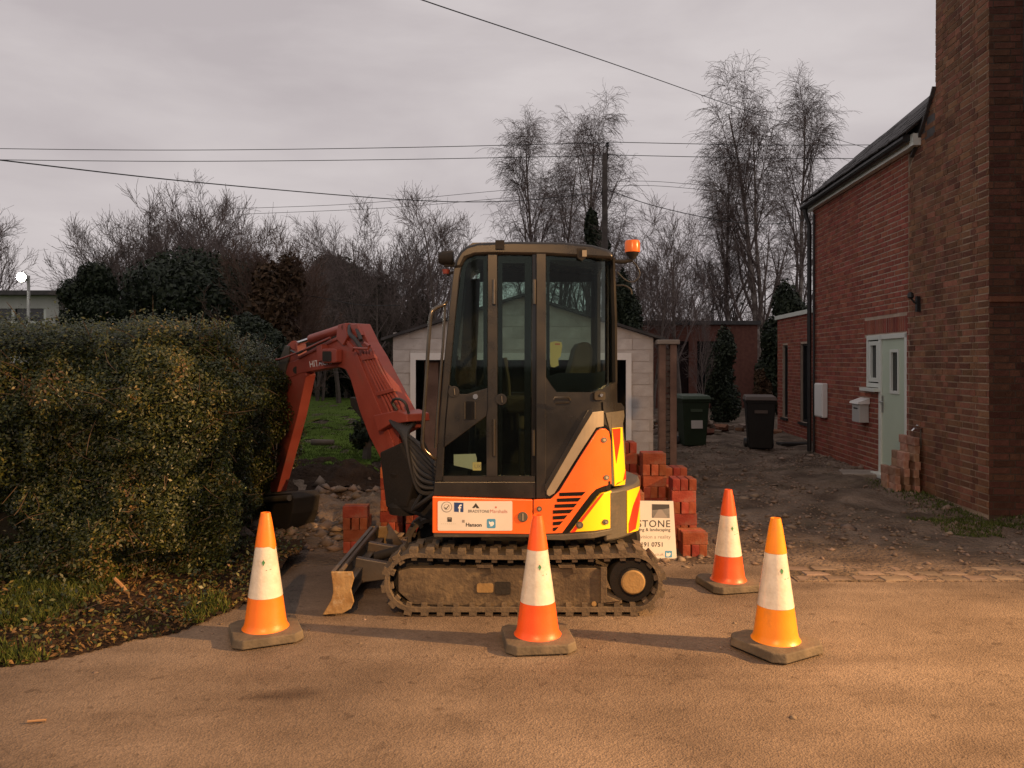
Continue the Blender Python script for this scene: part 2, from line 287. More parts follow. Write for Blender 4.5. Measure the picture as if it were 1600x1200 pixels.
sv = np.clip(.0*shade_dip(X_, Y_+wob*.5)*sstep(2.9, 1.9, X_)+.85*blot(-1.13, 3.83, .20, .10)+.6*blot(-1.95, 3.55, .09, .06)+.5*blot(2.1, 5.7, .5, .18)+.35*blot(-1.2, 5.8, .8, .5)+.5*blot(1.45, 5.95, .5, .2)+.4*blot(-.55, 3.25, .12, .05)+.55*blot(.05, 3.05, .10, .04)+.3*(np.exp(-((Y_-5.35-.1*np.sin(X_*.8))/.10)**2)+np.exp(-((Y_-6.0-.1*np.sin(X_*.8))/.10)**2))*sstep(1.0, 1.6, X_)*sstep(5.5, 3.0, X_), 0, 1).astype(np.float32)
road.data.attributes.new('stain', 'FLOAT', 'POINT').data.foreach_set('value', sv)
# stone setts along the driveway threshold, right of the machine
sm = MB().box(-.105, .105, -.065, .065, -.09, 0).mesh('sett', M['stone'])
bm = bmesh.new(); bm.from_mesh(sm); bmesh.ops.bevel(bm, geom=[e for e in bm.edges if all(v.co.z > -.01 for v in e.verts)], offset=.016, segments=1, affect='EDGES'); bm.to_mesh(sm); bm.free()
random.seed(3)
strip = MB().box(2.15, 7.6, 5.78, 6.24, -.1, .004).build('threshold_strip', M['dirt'], kind='structure')
for r_ in range(3):
    x = 2.27+.1*(r_ % 2)
    while x < 7.5:
        s_ = bpy.data.objects.new('sett', sm); COL.objects.link(s_); s_.parent = strip
        s_.location = (x+random.uniform(-.01, .01), 5.855+r_*.136+random.uniform(-.012, .012), .006+random.uniform(-.005, .003)); s_.rotation_euler = (random.uniform(-.04, .04), random.uniform(-.04, .04), random.uniform(-.08, .08)); s_.scale = (random.uniform(.92, 1.06), random.uniform(.9, 1.05), 1); x += .214
# loose stones and broken rubble (uncountable)
def pebbles(name, n, area, size, mat, seed, flt=None):
    rg = np.random.default_rng(seed); base = np.array([(1,0,0),(-1,0,0),(0,1,0),(0,-1,0),(0,0,1),(0,0,-1)], float); fc = np.array([(0,2,4),(2,1,4),(1,3,4),(3,0,4),(2,0,5),(1,2,5),(3,1,5),(0,3,5)])
    x = rg.uniform(area[0], area[1], n); y = rg.uniform(area[2], area[3], n)
    if flt is not None: k = flt(x, y, rg); x, y = x[k], y[k]
    n = len(x); s = size*rg.lognormal(0, .55, n); z = ground_z(x, y)+s*.15
    an = rg.uniform(0, 6.28, n); P = base[None]*rg.uniform(.6, 1.3, (n, 6, 1))*s[:, None, None]*np.array([1.2, .9, .55]); P = P+rg.normal(0, .15, P.shape)*s[:, None, None]
    c, q = np.cos(an)[:, None], np.sin(an)[:, None]; P = np.stack([P[..., 0]*c-P[..., 1]*q, P[..., 0]*q+P[..., 1]*c, P[..., 2]], -1)+np.stack([x, y, z], -1)[:, None]
    f = (fc[None]+6*np.arange(n)[:, None, None]).reshape(-1, 3); o = np_mesh(name, P.reshape(-1, 3), f, mat, None, 'stuff'); return o
tag(pebbles('gravel', 16000, (-1, 6, 6.2, 16), .015, M['stone'], 1, lambda x, y, r: vnoise(x, y, 1.4, 3)+r.uniform(-.3, .3, len(x)) > .45), 'loose gravel and stones strewn over the dirt driveway', 'gravel')
tag(pebbles('rubble', 1500, (-2.6, -.6, 6.8, 9.6), .034, M['stone'], 2, lambda x, y, r: (x > -2.5) & (vnoise(x, y, 2, 3) > .3)), 'broken rubble and clods below the cut lawn bank', 'rubble')
tag(pebbles('road_grit', 900, (-2.5, 5, 2.6, 6.1), .005, M['stone'], 3), 'loose grit and small chips lying on the tarmac', 'grit')
# lawn grass and rough tufts
def blades(name, pts, h, wd, mat, seed, kind='stuff', parent=None):
    rg = np.random.default_rng(seed); n = len(pts); a = rg.uniform(0, 6.28, n); hh = h*rg.uniform(.5, 1.4, n); d = np.stack([np.cos(a), np.sin(a), 0*a], -1)*wd; lean = rg.normal(0, .4, (n, 2))*hh[:, None]
    tip = pts+np.stack([lean[:, 0], lean[:, 1], hh], -1); v = np.stack([pts-d, pts+d, tip], 1).reshape(-1, 3); f = np.arange(3*n).reshape(-1, 3); return np_mesh(name, v, f, mat, parent, kind)
x = rng.uniform(-9, -1.9, 60000); y = 9.9+rng.exponential(4, 60000); k = (bank(x, y) > .235) & (y-9.25+(-1.9-x)*.10 > .8); x, y = x[k], y[k]
tag(blades('lawn_grass', np.stack([x, y, ground_z(x, y)+.012], -1), .035, .006, M['grass'], 4), 'short green grass of the garden lawn', 'grass')
n = 9000; x = rng.uniform(4.0, 5.2, n); y = rng.uniform(8.2, 10.6, n); wx = 4.54+.0725*y; k = (wx-x < .05+.5*rng.random(n)**2) & (wx-x > .04); x, y = x[k], y[k]
x2 = rng.uniform(4.2, 6.0, 5000); y2 = rng.uniform(7.0, 8.25, 5000); k2 = vnoise(x2, y2, 2, 7) > .45; x = np.concatenate([x, x2[k2]]); y = np.concatenate([y, y2[k2]])
tag(blades('wall_foot_grass', np.stack([x, y, ground_z(x, y)], -1), .035, .006, M['grass_warm'], 5), 'thin grass growing along the foot of the old brick wall', 'grass')

# ================================================================== brick houses on the right
U = Vector((.0725, 1, 0)).normalized(); NR = Vector((-U.y, U.x, 0))           # along the wall (away from camera), outward
A0 = Vector((4.54+.0725*8.28, 8.28, 0))
def clip_poly(poly, planes):
    for a, b, c in planes:                                                      # keep a*u+b*z <= c
        o = []
        for i in range(len(poly)):
            p, q = poly[i], poly[(i+1) % len(poly)]; dp, dq = a*p[0]+b*p[1]-c, a*q[0]+b*q[1]-c
            if dp <= 0: o.append(p)
            if (dp < 0 < dq) or (dq < 0 < dp): t = dp/(dp-dq); o.append((p[0]+(q[0]-p[0])*t, p[1]+(q[1]-p[1])*t))
        poly = o
        if len(poly) < 3: return []
    return poly
def brick_rects(u0, u1, z0, z1, openings=(), bl=.215, bh=.065, j=.010, bond='flemish', seed=0, planes=(), soldier=()):
    rd = random.Random(seed); out_ = []; z = z0; row = 0
    while z+bh*.4 < z1:
        zt = min(z+bh, z1); u = u0-rd.uniform(0, .01)-(0 if row % 2 == 0 else (bl+j)*.5)*(1 if bond == 'stretcher' else .5); kk = row
        while u < u1:
            ln = bl if (bond == 'stretcher' or kk % 2 == 0) else (bl-j)/2
            segs = [(max(u, u0), min(u+ln, u1))]
            for (a, b, c, d) in list(openings)+list(soldier):
                if zt > c+.004 and z < d-.004:
                    ns = []
                    for s0, s1 in segs:
                        if s1 <= a or s0 >= b: ns.append((s0, s1)); continue
                        if s0 < a: ns.append((s0, a-.002))
                        if s1 > b: ns.append((b+.002, s1))
                    segs = ns
            for s0, s1 in segs:
                if s1-s0 > .02:
                    p = clip_poly([(s0, z), (s1, z), (s1, zt), (s0, zt)], planes)
                    if p: out_.append(p)
            u += ln+j; kk += 1
        z += bh+j; row += 1
    for a, b, c, d in soldier:
        u = a
        while u < b-.02: out_.append([(u, c+.005), (min(u+bh, b), c+.005), (min(u+bh, b), d-.005), (u, d-.005)]); u += bh+j
    return out_
def lay_bricks(parent, rects, org, ud, nd, mat, cam_first=0, depth=.05, proud=.007, seed=0, name='brick', rest='brickwork'):
    rd = random.Random(seed); o0 = ORG[parent]; tomesh = {}
    P = lambda u, z, n: org+ud*u+nd*n+Vector((0, 0, z))
    def size(p):
        q = [P(a, b, 0) for a, b in p]; d = [((v.x)/max(v.y, .3), (v.z-H)/max(v.y, .3)) for v in q]
        vis = all(-.70 < a < .70 and -.55 < b < .5 for a, b in d)
        ar = abs(sum(d[i][0]*d[(i+1) % len(d)][1]-d[(i+1) % len(d)][0]*d[i][1] for i in range(len(d))))/2
        return ar if vis else 0
    order = sorted(range(len(rects)), key=lambda i: -size(rects[i])); big = set(order[:cam_first]); mb = MB()
    for i, p in enumerate(rects):
        pr = proud+rd.uniform(-.003, .003)
        if i in big and len(p) == 4:
            w_, h_ = round(p[1][0]-p[0][0], 3), round(p[2][1]-p[1][1], 3); key = (w_, h_)
            if key not in tomesh:
                q = MB(); q.prism([ud*a+nd*-depth+Vector((0, 0, b)) for a, b in ((0, 0), (w_, 0), (w_, h_), (0, h_))], [ud*a+nd*0+Vector((0, 0, b)) for a, b in ((.003, .003), (w_-.003, .003), (w_-.003, h_-.003), (.003, h_-.003))]); tomesh[key] = q.mesh(name, mat)
            b_ = bpy.data.objects.new(name, tomesh[key]); COL.objects.link(b_); b_.parent = parent; b_.location = P(p[0][0], p[0][1], pr)-o0
        else: mb.prism([P(a, b, -depth) for a, b in p], [P(a, b, pr) for a, b in p])
    if mb.v: mb.build(rest, mat, parent, kind='stuff')
    return
u_of = lambda Y: (Y-8.28)/U.y
# ---- old weathered gable end with chimney
old = thing('old_house', 'old weathered brick house with a tall chimney breast beside the pale door', 'house', (A0.x+.4, 8.28, 0))
uJ = u_of(10.22); uS = u_of(9.94); uC = u_of(9.47)
def slab(mb, poly, org, ud, nd, n0, n1): mb.prism([org+ud*a+nd*n0+Vector((0, 0, b)) for a, b in poly], [org+ud*a+nd*n1+Vector((0, 0, b)) for a, b in poly]); return mb
CH_H = 8.6
walls = slab(MB(), [(0, -.1), (uJ, -.1), (uJ, 4.22), (uS, 4.5), (uC, 5.02), (uC, CH_H), (0, CH_H)], A0, U, NR, -.38, 0)
walls.build('wall', M['mortar_old'], old)
slope = [(.52, (uS-uC), 5.02*(uS-uC)+.52*uC)]
rects = brick_rects(0, uC, 0, CH_H-.1, seed=1)
rects += [p for p in brick_rects(uC+.01, uJ, 0, 5.0, seed=2, planes=[((5.02-4.5)/(uS-uC), 1, 5.02+(5.02-4.5)/(uS-uC)*uC-.03)])]
lay_bricks(old, rects, A0, U, NR, M['brick_old'], 180, seed=3, proud=.0045)
# side of the chimney facing the road (steps in above a corbel)
B0 = A0.copy(); UX = Vector((1, -.0725, 0)).normalized(); NY = -U
rects = brick_rects(0, .40, 0, CH_H-.1, seed=5)
slab(MB(), [(.002, -.1), (.40, -.1), (.40, CH_H), (.002, CH_H)], B0, UX, NY, -.1, .002).build('chimney_side', M['mortar_shade'], old)
lay_bricks(old, rects, B0, UX, NY, M['brick_shade'], 120, seed=6, rest='brickwork')
slab(MB(), [(-.0, 2.30), (.41, 2.30), (.41, 2.36), (-.0, 2.36)], B0, UX, NY, -.02, .03).build('corbel', M['brick_old'], old)
# main house mass beyond the frame: gable wall set back, roof, coping
C1 = B0+UX*.40
mass = MB(); mass.prism([C1+U*a+UX*b for a, b in ((-2.2, 0), (0, 0), (1.9, 0), (1.9, 6), (-2.2, 6))], [C1+U*a+UX*b+Vector((0, 0, 4.4)) for a, b in ((-2.2, 0), (0, 0), (1.9, 0), (1.9, 6), (-2.2, 6))])
mass.build('house_body', M['mortar_old'], old)
rf = MB(); ridge = [C1+U*-.15+UX*b+Vector((0, 0, 6.5)) for b in (-.05, 6)]; e1 = [C1+U*-2.4+UX*b+Vector((0, 0, 4.35)) for b in (-.05, 6)]; e2 = [C1+U*2.1+UX*b+Vector((0, 0, 4.35)) for b in (-.05, 6)]
rf.prism([e1[0], ridge[0], e2[0]], [e1[1], ridge[1], e2[1]]); rf.build('roof', M['slate'], old)
rects = brick_rects(-2.2, -.02, 0, 4.35, seed=9)
lay_bricks(old, rects, C1, U, NR, M['brick_old'], 0, seed=9, rest='gable_brickwork')
for i in range(9):                                                            # tile edge on the shoulder
    t0 = i/9; u = uS+.12-(uS+.12-uC)*(i+.5)/9; z = 4.36+(5.04-4.36)*(t0**1.15)+.03
    Mx = Matrix.Translation(A0+U*u+Vector((0, 0, z))) @ Matrix.Rotation(math.atan2(U.y, U.x), 4, 'Z') @ Matrix.Rotation(R(36+22*t0), 4, 'Y')
    MB().box(-.075, .075, -.05, .045, -.012, .014, Mx).build('tile', M['slate'], old)
# wall lamp bracket
lp = thing('wall_lantern', 'small black wall light fixed high on the old brickwork', 'wall light', A0+U*u_of(9.9)+NR*.05+Vector((0, 0, 2.35)))
p0 = A0+U*u_of(9.9)+Vector((0, 0, 2.4))
MB().box(-.04, .04, -.03, .02, -.10, .10, Matrix.Translation(p0+NR*.01)).build('back_plate', M['black_plastic'], lp)
MB().tube([p0+NR*.02, p0+NR*.07+Vector((0, 0, .02)), p0+NR*.11+Vector((0, 0, .08))], .012, 6).build('arm', M['black_plastic'], lp)
MB().lathe([(.02, 0), (.04, .02), (.035, .07), (.012, .085)], p0+NR*.115+Vector((0, 0, .07)), n=10).build('lamp_head', M['black_plastic'], lp)

# ---- new brick extension with the door
ext = thing('brick_extension', 'two storey red brick extension with a slate roof and pale green door', 'house', A0+U*u_of(12)+UX*1)
uE = u_of(14.2); EH = 4.46
dU0, dU1, wU1 = u_of(10.30), u_of(11.16), u_of(11.64)
openings = [(dU0-.03, dU1, 0.0, 2.05), (dU1, wU1, 1.27, 2.05)]
wl = MB()
for a, b, c, d in ((uJ+.005, dU0-.03, -.1, EH), (dU0-.03, wU1, 2.05, EH), (dU1, wU1, -.1, 1.27), (wU1, uE, -.1, EH)): slab(wl, [(a, c), (b, c), (b, d), (a, d)], A0, U, NR, -.3, 0)
wl.build('wall', M['mortar'], ext)
rects = brick_rects(uJ+.012, uE, 0, EH, openings, bond='stretcher', seed=11, soldier=[(dU0-.03, wU1+.1, 2.06, 2.285)])
lay_bricks(ext, rects, A0, U, NR, M['brick_new'], 300, seed=12, proud=.004)
bk = MB(); c = [A0+U*a+UX*b for a, b in ((uJ+.01, .35), (uE, .35), (uE, 5.4), (uJ+.01, 5.4))]; bk.prism([p+Vector((0, 0, -.1)) for p in c], [p+Vector((0, 0, EH)) for p in c]); bk.build('house_body', M['mortar'], ext)
fw = MB(); slab(fw, [(0, -.1), (5.4, -.1), (5.4, EH), (0, EH)], A0+U*(uE-.01), UX, U, 0, .02); fw.build('end_wall', M['brick_new'], ext)
# roof: eaves board, gutter, individual slates at the eaves and verge, upper slope
z0 = EH
slab(MB(), [(uS, z0-.02), (uE+.12, z0-.02), (uE+.12, z0+.13), (uS, z0+.13)], A0, U, NR, .01, .10).build('fascia', M['white_frame'], ext)
MB().tube([A0+U*(uS-.02)+NR*.155+Vector((0, 0, z0+.09)), A0+U*(uE+.14)+NR*.155+Vector((0, 0, z0+.07))], .055, 10).build('gutter', M['black_plastic'], ext)
pitch = R(40); sl = MB(); c = [A0+U*a+UX*b+Vector((0, 0, zz)) for a, b, zz in ((uS-.05, -.18, z0+.13), (uE+.1, -.18, z0+.13), (uE+.1, 2.7, z0+.13+2.88*math.tan(pitch)), (uS-.05, 2.7, z0+.13+2.88*math.tan(pitch)))]
sl.prism(c, [p+Vector((0, 0, .04)) for p in c]); roofo = sl.build('roof', M['slate'], ext)
c = [A0+U*a+UX*b+Vector((0, 0, zz)) for a, b, zz in ((uJ-.1, 5.6, z0+.13), (uE+.1, 5.6, z0+.13), (uE+.1, 2.7, z0+.13+2.88*math.tan(pitch)), (uJ-.1, 2.7, z0+.13+2.88*math.tan(pitch)))]
MB().prism(c, [p+Vector((0, 0, .04)) for p in c]).build('roof_slope', M['slate'], ext)
c = [A0+U*a+UX*b_+Vector((0, 0, z0+.13+(b_+.18)*math.tan(pitch))) for a, b_ in ((uC-.05, .02), (uS-.06, .02), (uS-.06, 2.7), (uC-.05, 2.7))]; MB().prism(c, [p+Vector((0, 0, .04)) for p in c]).build('roof_return', M['slate'], ext)
zr = lambda b_: z0+.128+(b_+.18)*math.tan(pitch); c = [A0+U*(uC+.02)+UX*b_+Vector((0, 0, z_)) for b_, z_ in ((-.004, EH+.01), (.34, EH+.01), (.34, zr(.34)), (-.004, zr(-.004)))]; MB().prism(c, [p+U*(uE-uC-.04) for p in c]).build('wall_plate', M['slate'], ext)
for gu in (uJ, uE): 
    c = [A0+U*(gu-.15)+UX*b+Vector((0, 0, zz)) for b, zz in ((0, z0), (5.4, z0), (2.7, z0+2.6*math.tan(pitch)))]; MB().prism(c, [p+U*.12 for p in c]).build('gable', M['brick_new'], ext)
rd = random.Random(4); tm = MB(); Mr = Matrix.Rotation(math.atan2(UX.y, UX.x), 4, 'Z') @ Matrix.Rotation(-pitch, 4, 'Y'); tm.box(0, .30, -.082, .082, 0, .016, Mr); tme = tm.mesh('roof_tile', M['slate'])
for r_ in range(7):
    for i in range(28):
        u = uS-.1+(i+.5*(r_ % 2))*.170+.07
        if u > uE+.06: continue
        o = bpy.data.objects.new('tile', tme); COL.objects.link(o); o.parent = roofo; o.location = A0+U*u+UX*(-.22+r_*.2)+Vector((0, 0, z0+.165+(-.04+r_*.2)*math.tan(pitch)+rd.uniform(-.006, .008)))-ORG[ext]; o.rotation_euler = (rd.uniform(-.02, .02), rd.uniform(-.02, .02), rd.uniform(-.02, .02))
MB().box(-.05, .05, -.05, .05, -.08, .07, Matrix.Translation(A0+U*(uS-.04)+NR*.06+Vector((0, 0, z0+.06)))).build('gutter_end_box', M['white_frame'], ext)
dp = A0+U*(uE+.0)+NR*.07
MB().tube([dp+NR*.085+Vector((0, 0, z0+.05)), dp+NR*.06+Vector((0, 0, z0-.1)), dp+Vector((0, 0, z0-.28)), dp+Vector((0, 0, .0))], .04, 10).build('downpipe', M['black_plastic'], ext, True)
MB().tube([dp+U*-.16+NR*-.03+Vector((0, 0, z0-.1)), dp+U*-.16+NR*-.03+Vector((0, 0, 0))], .022, 8).build('waste_pipe', M['black_plastic'], ext, True)
# door set
def bar(mb, a, b, c, d, n0, n1): return slab(mb, [(a, c), (b, c), (b, d), (a, d)], A0, U, NR, n0, n1)
fr = MB(); z1 = 2.05
for a, b, c, d in ((dU0-.03, dU0+.03, .06, z1), (dU1-.05, dU1+.03, .06, z1), (dU0-.03, wU1, z1-.07, z1-.001), (wU1-.05, wU1-.001, 1.28, z1-.07), (dU1+.03, wU1-.05, 1.28, 1.34)): bar(fr, a, b, c, d, -.09, .014)
fr.build('door_frame', M['white_frame'], ext, bevel=.004)
dr = MB(); g0, g1, gz0, gz1 = dU0+.27, dU0+.50, 1.24, 1.80
for a, b, c, d in ((dU0+.03, g0, .08, z1-.07), (g1, dU1-.05, .08, z1-.07), (g0, g1, .08, gz0), (g0, g1, gz1, z1-.07)): bar(dr, a, b, c, d, -.07, -.012)
door = dr.build('door', M['door_paint'], ext)
q = MB()
for a, b, c, d in ((g0-.03, g0+.012, gz0-.03, gz1+.03), (g1-.012, g1+.03, gz0-.03, gz1+.03), (g0+.012, g1-.012, gz0-.03, gz0+.012), (g0+.012, g1-.012, gz1-.012, gz1+.03)): bar(q, a, b, c, d, -.03, .002)
q.build('pane_bead', M['white_frame'], door)
bar(MB(), g0, g1, gz0, gz1, -.05, -.035).build('pane', M['dark_glass'], door)
hd = MB(); bar(hd, dU1-.10, dU1-.065, .93, 1.17, -.012, .003); hp = A0+U*(dU1-.082)+Vector((0, 0, 1.08)); hd.tube([hp+NR*.0, hp+NR*.05, hp+NR*.05+U*-.11], .010, 6); hd.build('handle', pm('steel', (.5, .5, .5), (.6, .6, .6), 5, .3, metal=1), door)
bar(MB(), dU1+.03, wU1-.05, 1.34, z1-.07, -.05, -.03).build('side_pane', M['dark_glass'], ext)
q = MB()
for a, b, c, d in ((dU1+.05, dU1+.13, 1.36, z1-.09), (wU1-.14, wU1-.06, 1.36, z1-.09), (dU1+.13, wU1-.14, 1.36, 1.42), (dU1+.13, wU1-.14, z1-.15, z1-.09)): bar(q, a, b, c, d, -.03, .008)
q.build('sash', M['white_frame'], ext, bevel=.003)
bar(MB(), dU1-.01, wU1+.07, 1.22, 1.268, -.02, .09).build('window_sill', M['white_frame'], ext)
bar(MB(), dU0-.04, dU1+.06, .0, .06, -.1, .12).build('door_sill', M['white_frame'], ext, bevel=.005)
# things fixed to / standing at the wall
mbx = thing('meter_box', 'tall white meter box fixed to the brick wall by the downpipe', 'meter box', A0+U*u_of(13.62)+Vector((0, 0, .68)))
u = u_of(13.62); bar(MB(), u-.24, u+.18, .68, 1.28, .008, .10).build('case', M['white_box'], mbx, bevel=.012); bar(MB(), u-.22, u+.16, .70, 1.26, .1, .112).build('lid', M['white_box'], mbx, bevel=.008)
pb = thing('letter_box', 'grey wall letter box with a pitched lid beside the door', 'letter box', A0+U*u_of(11.72)+Vector((0, 0, .74)))
u = u_of(11.72); bar(MB(), u-.17, u+.13, .74, 1.02, .008, .15).build('case', M['grey_box'], pb, bevel=.006)
q = MB(); P = lambda a, n, z: A0+U*a+NR*n+Vector((0, 0, z)); q.prism([P(u-.20, .008, 1.02), P(u-.20, .18, 1.02), P(u-.20, .17, 1.05), P(u-.20, .008, 1.11)], [P(u+.16, .008, 1.02), P(u+.16, .18, 1.02), P(u+.16, .17, 1.05), P(u+.16, .008, 1.11)]); q.build('lid', M['white_box'], pb)
bar(MB(), u-.10, u+.06, .94, .96, .15, .153).build('slot', M['black_plastic'], pb)
# ---- flat roofed single storey block beyond
fl = thing('flat_roof_annexe', 'low red brick annexe with white coping and two slit windows', 'annexe', (6.5, 17.4, 0))
D0 = Vector((6.47-.0725*(18.7-15.6), 15.6, 0)); ln = (18.7-15.6)/U.y; FH = 2.68
win = [(u0, u0+w_, z0, z1_) for u0, w_, z0, z1_ in ((.75-.1, .62, .35, 2.05), (2.25, .42, .35, 2.05))]
wl = MB(); cur = 0
for a, b, c, d in win: slab(wl, [(cur, -.1), (a, -.1), (a, FH), (cur, FH)], D0, U, NR, -.25, 0); slab(wl, [(a, -.1), (b, -.1), (b, c), (a, c)], D0, U, NR, -.25, 0); slab(wl, [(a, d), (b, d), (b, FH), (a, FH)], D0, U, NR, -.25, 0); cur = b
slab(wl, [(cur, -.1), (ln, -.1), (ln, FH), (cur, FH)], D0, U, NR, -.25, 0); wl.build('wall', M['mortar'], fl)
lay_bricks(fl, brick_rects(0, ln, 0, FH, win, bond='stretcher', seed=21), D0, U, NR, M['brick_new'], 0, seed=22, proud=.005)
for a, b, c, d in win:
    wd = slab(MB(), [(a, c), (b, c), (b, d), (a, d)], D0, U, NR, -.12, -.10).build('window', M['dark_glass'], fl)
    q = MB()
    for e in ((a, a+.05, c, d), (b-.05, b, c, d), (a+.05, b-.05, c, c+.05), (a+.05, b-.05, d-.05, d)): slab(q, [(e[0], e[2]), (e[1], e[2]), (e[1], e[3]), (e[0], e[3])], D0, U, NR, -.10, -.05)
    q.build('frame', M['black_plastic'], wd); slab(MB(), [(a-.05, c-.06), (b+.05, c-.06), (b+.05, c-.005), (a-.05, c-.005)], D0, U, NR, -.1, .05).build('sill', M['black_plastic'], wd)
c = [D0+U*a+UX*b for a, b in ((0, .26), (ln, .26), (ln, 4), (0, 4))]; MB().prism([p+Vector((0, 0, -.1)) for p in c], [p+Vector((0, 0, FH-.01)) for p in c]).build('annexe_body', M['brick_new'], fl)
c = [D0+U*a+UX*b+Vector((0, 0, FH)) for a, b in ((-.06, -.06), (ln+.06, -.06), (ln+.06, 4.06), (-.06, 4.06))]; MB().prism(c, [p+Vector((0, 0, .09)) for p in c]).build('coping', M['white_frame'], fl)
# ---- far brick house with wide dark windows
fh = thing('far_brick_house', 'far low brick house with flat roof and wide dark windows', 'house', (6.6, 28, 0))
Yf = 28.0; xa, xb = 4.0, 8.95; HT = 3.02
q = MB(); ops = [(5.75, 6.45), (6.75, 8.05)]; cur = xa
for a, b in ops: q.box(cur, a, Yf, Yf+.3, -.2, HT); q.box(a, b, Yf, Yf+.3, 2.42, HT); q.box(a, b, Yf, Yf+.3, -.2, .15); cur = b
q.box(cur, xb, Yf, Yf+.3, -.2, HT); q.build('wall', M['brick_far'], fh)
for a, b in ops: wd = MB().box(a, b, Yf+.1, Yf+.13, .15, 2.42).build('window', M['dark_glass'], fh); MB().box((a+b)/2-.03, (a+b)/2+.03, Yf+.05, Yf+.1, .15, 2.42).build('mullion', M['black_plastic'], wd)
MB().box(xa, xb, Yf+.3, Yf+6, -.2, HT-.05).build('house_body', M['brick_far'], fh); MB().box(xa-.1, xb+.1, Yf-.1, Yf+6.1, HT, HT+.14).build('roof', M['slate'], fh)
pf = thing('panel_fence', 'grey timber fence panel beside the far brick house', 'fence', (9.6, 27, 0))
for i in range(8): MB().box(9.0+i*.2, 9.18+i*.2, 27+.02*(i % 2), 27.02+.02*(i % 2), 0, 1.85).build('board', M['timber'], pf)

# ================================================================== garage
ga = thing('garage', 'pale blockwork garage with a shallow gable and dark open doorway', 'garage', (.15, 10.0, 0))
gx0, gx1, GY = -1.55, 1.84, 10.0; gap = (.145, 2.50); eave = 1.97; dx0, dx1, dz = -1.27, 1.50, 1.68
planes = [((gap[1]-eave)/(gx1-gap[0]), 1, eave+(gap[1]-eave)/(gx1-gap[0])*gx1), (-(gap[1]-eave)/(gap[0]-gx0), 1, eave-(gap[1]-eave)/(gap[0]-gx0)*gx0)]
org = Vector((0, GY, 0)); ux = Vector((1, 0, 0)); ny = Vector((0, -1, 0))
q = MB(); slab(q, [(gx0, -.1), (dx0, -.1), (dx0, dz), (gx0, dz)], org, ux, ny, -.12, 0); slab(q, [(dx1, -.1), (gx1, -.1), (gx1, dz), (dx1, dz)], org, ux, ny, -.12, 0); slab(q, [(gx0, dz), (gx1, dz), (gx1, eave), (gap[0], gap[1]), (gx0, eave)], org, ux, ny, -.12, 0)
q.build('wall', M['block'], ga)
lay_bricks(ga, brick_rects(gx0+.002, gx1-.002, 0, 2.5, [(dx0, dx1, -1, dz)], bl=.44, bh=.145, j=.006, bond='stretcher', seed=31, planes=planes), org, ux, ny, M['block'], 300, seed=32, proud=.006, name='block', rest='cut_blocks')
q = MB(); q.box(dx0-.05, dx1+.05, GY-.035, GY-.008, dz, dz+.09); q.box(dx0-.05, dx0+.02, GY-.035, GY-.008, 0, dz); q.box(dx1-.02, dx1+.05, GY-.035, GY-.008, 0, dz); q.build('door_surround', M['white_box'], ga)
q = MB(); q.box(gx0, gx0+.1, GY+.12, GY+5.2, -.1, eave-.03); q.box(gx1-.1, gx1, GY+.12, GY+5.2, -.1, eave-.03); q.box(gx0+.1, gx1-.1, GY+5.1, GY+5.2, -.1, eave-.03); q.build('side_wall', M['block'], ga)
q = MB()
for s, xe in ((-1, gx0-.14), (1, gx1+.14)):
    m_ = (gap[1]-eave)/abs(gap[0]-(gx0 if s < 0 else gx1)); ze = gap[1]-m_*abs(xe-gap[0]); c = [Vector((gap[0], y_, gap[1]+.004+dz_)) for y_, dz_ in ((GY-.1, 0), (GY+5.3, 0), (GY+5.3, .035), (GY-.1, .035))]; c2 = [Vector((xe, y_, ze+.004+dz_)) for y_, dz_ in ((GY-.1, 0), (GY+5.3, 0), (GY+5.3, .035), (GY-.1, .035))]; q.prism(c, c2)
q.build('roof', M['slate'], ga)
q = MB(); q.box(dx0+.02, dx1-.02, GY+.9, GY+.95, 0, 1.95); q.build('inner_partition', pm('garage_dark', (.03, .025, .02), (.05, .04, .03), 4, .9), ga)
for i, x in enumerate((dx0+.12, dx1-.30)): MB().box(x, x+.18, GY+.10, GY+.85, .02, 1.66).build('open_door_leaf', M['timber'], ga)
# weathered post beside the garage
po = thing('gate_post', 'rough brown timber post pair with a cap beside the garage', 'post', (2.02, 9.9, 0))
for x in (1.89, 2.03): MB().box(x, x+.085, 9.85, 9.97, -.1, 1.88).build('upright', M['timber'], po, bevel=.008)
q = MB(); rd = random.Random(8)
for i in range(26): z = i*.07; q.box(1.975, 2.03, 9.87+rd.uniform(0, .03), 9.96, z, z+rd.uniform(.04, .066))
q.build('rusted_infill', M['pole_wood'], po, kind='stuff'); MB().box(1.86, 2.15, 9.82, 10.0, 1.88, 1.94).build('cap', M['concrete'], po, bevel=.01)
# ================================================================== mini excavator
M['cab_grey'] = pm('cab_grey', (.012, .012, .012), (.018, .0175, .017), 4, .30, .05, 200, dirt=(.032, .028, .023), dscale=5, dramp=(.55, .9), rvar=.10)
M['khaki'] = pm('khaki', (.24, .205, .150), (.29, .25, .185), 5, .45, rvar=.08)
M['rubber_grey'] = pm('rubber_grey', (.060, .055, .044), (.085, .077, .060), 5, .55, .2, 60, dirt=(.16, .12, .08), dscale=6, dramp=(.55, .85))
M['orange'] = pm('orange', (.78, .13, .022), (.86, .155, .028), 3, .26, rvar=.06, dirt=(.50, .12, .04), dscale=7, dramp=(.62, .9), coat=.3)
M['arm_red'] = pm('arm_red', (.235, .046, .032), (.30, .066, .045), 4, .5, .15, 60, dirt=(.20, .09, .06), dscale=6, dramp=(.55, .85))
M['chev_yellow'] = pm('chev_yellow', (.88, .58, .015), (.90, .62, .02), 3, .3)
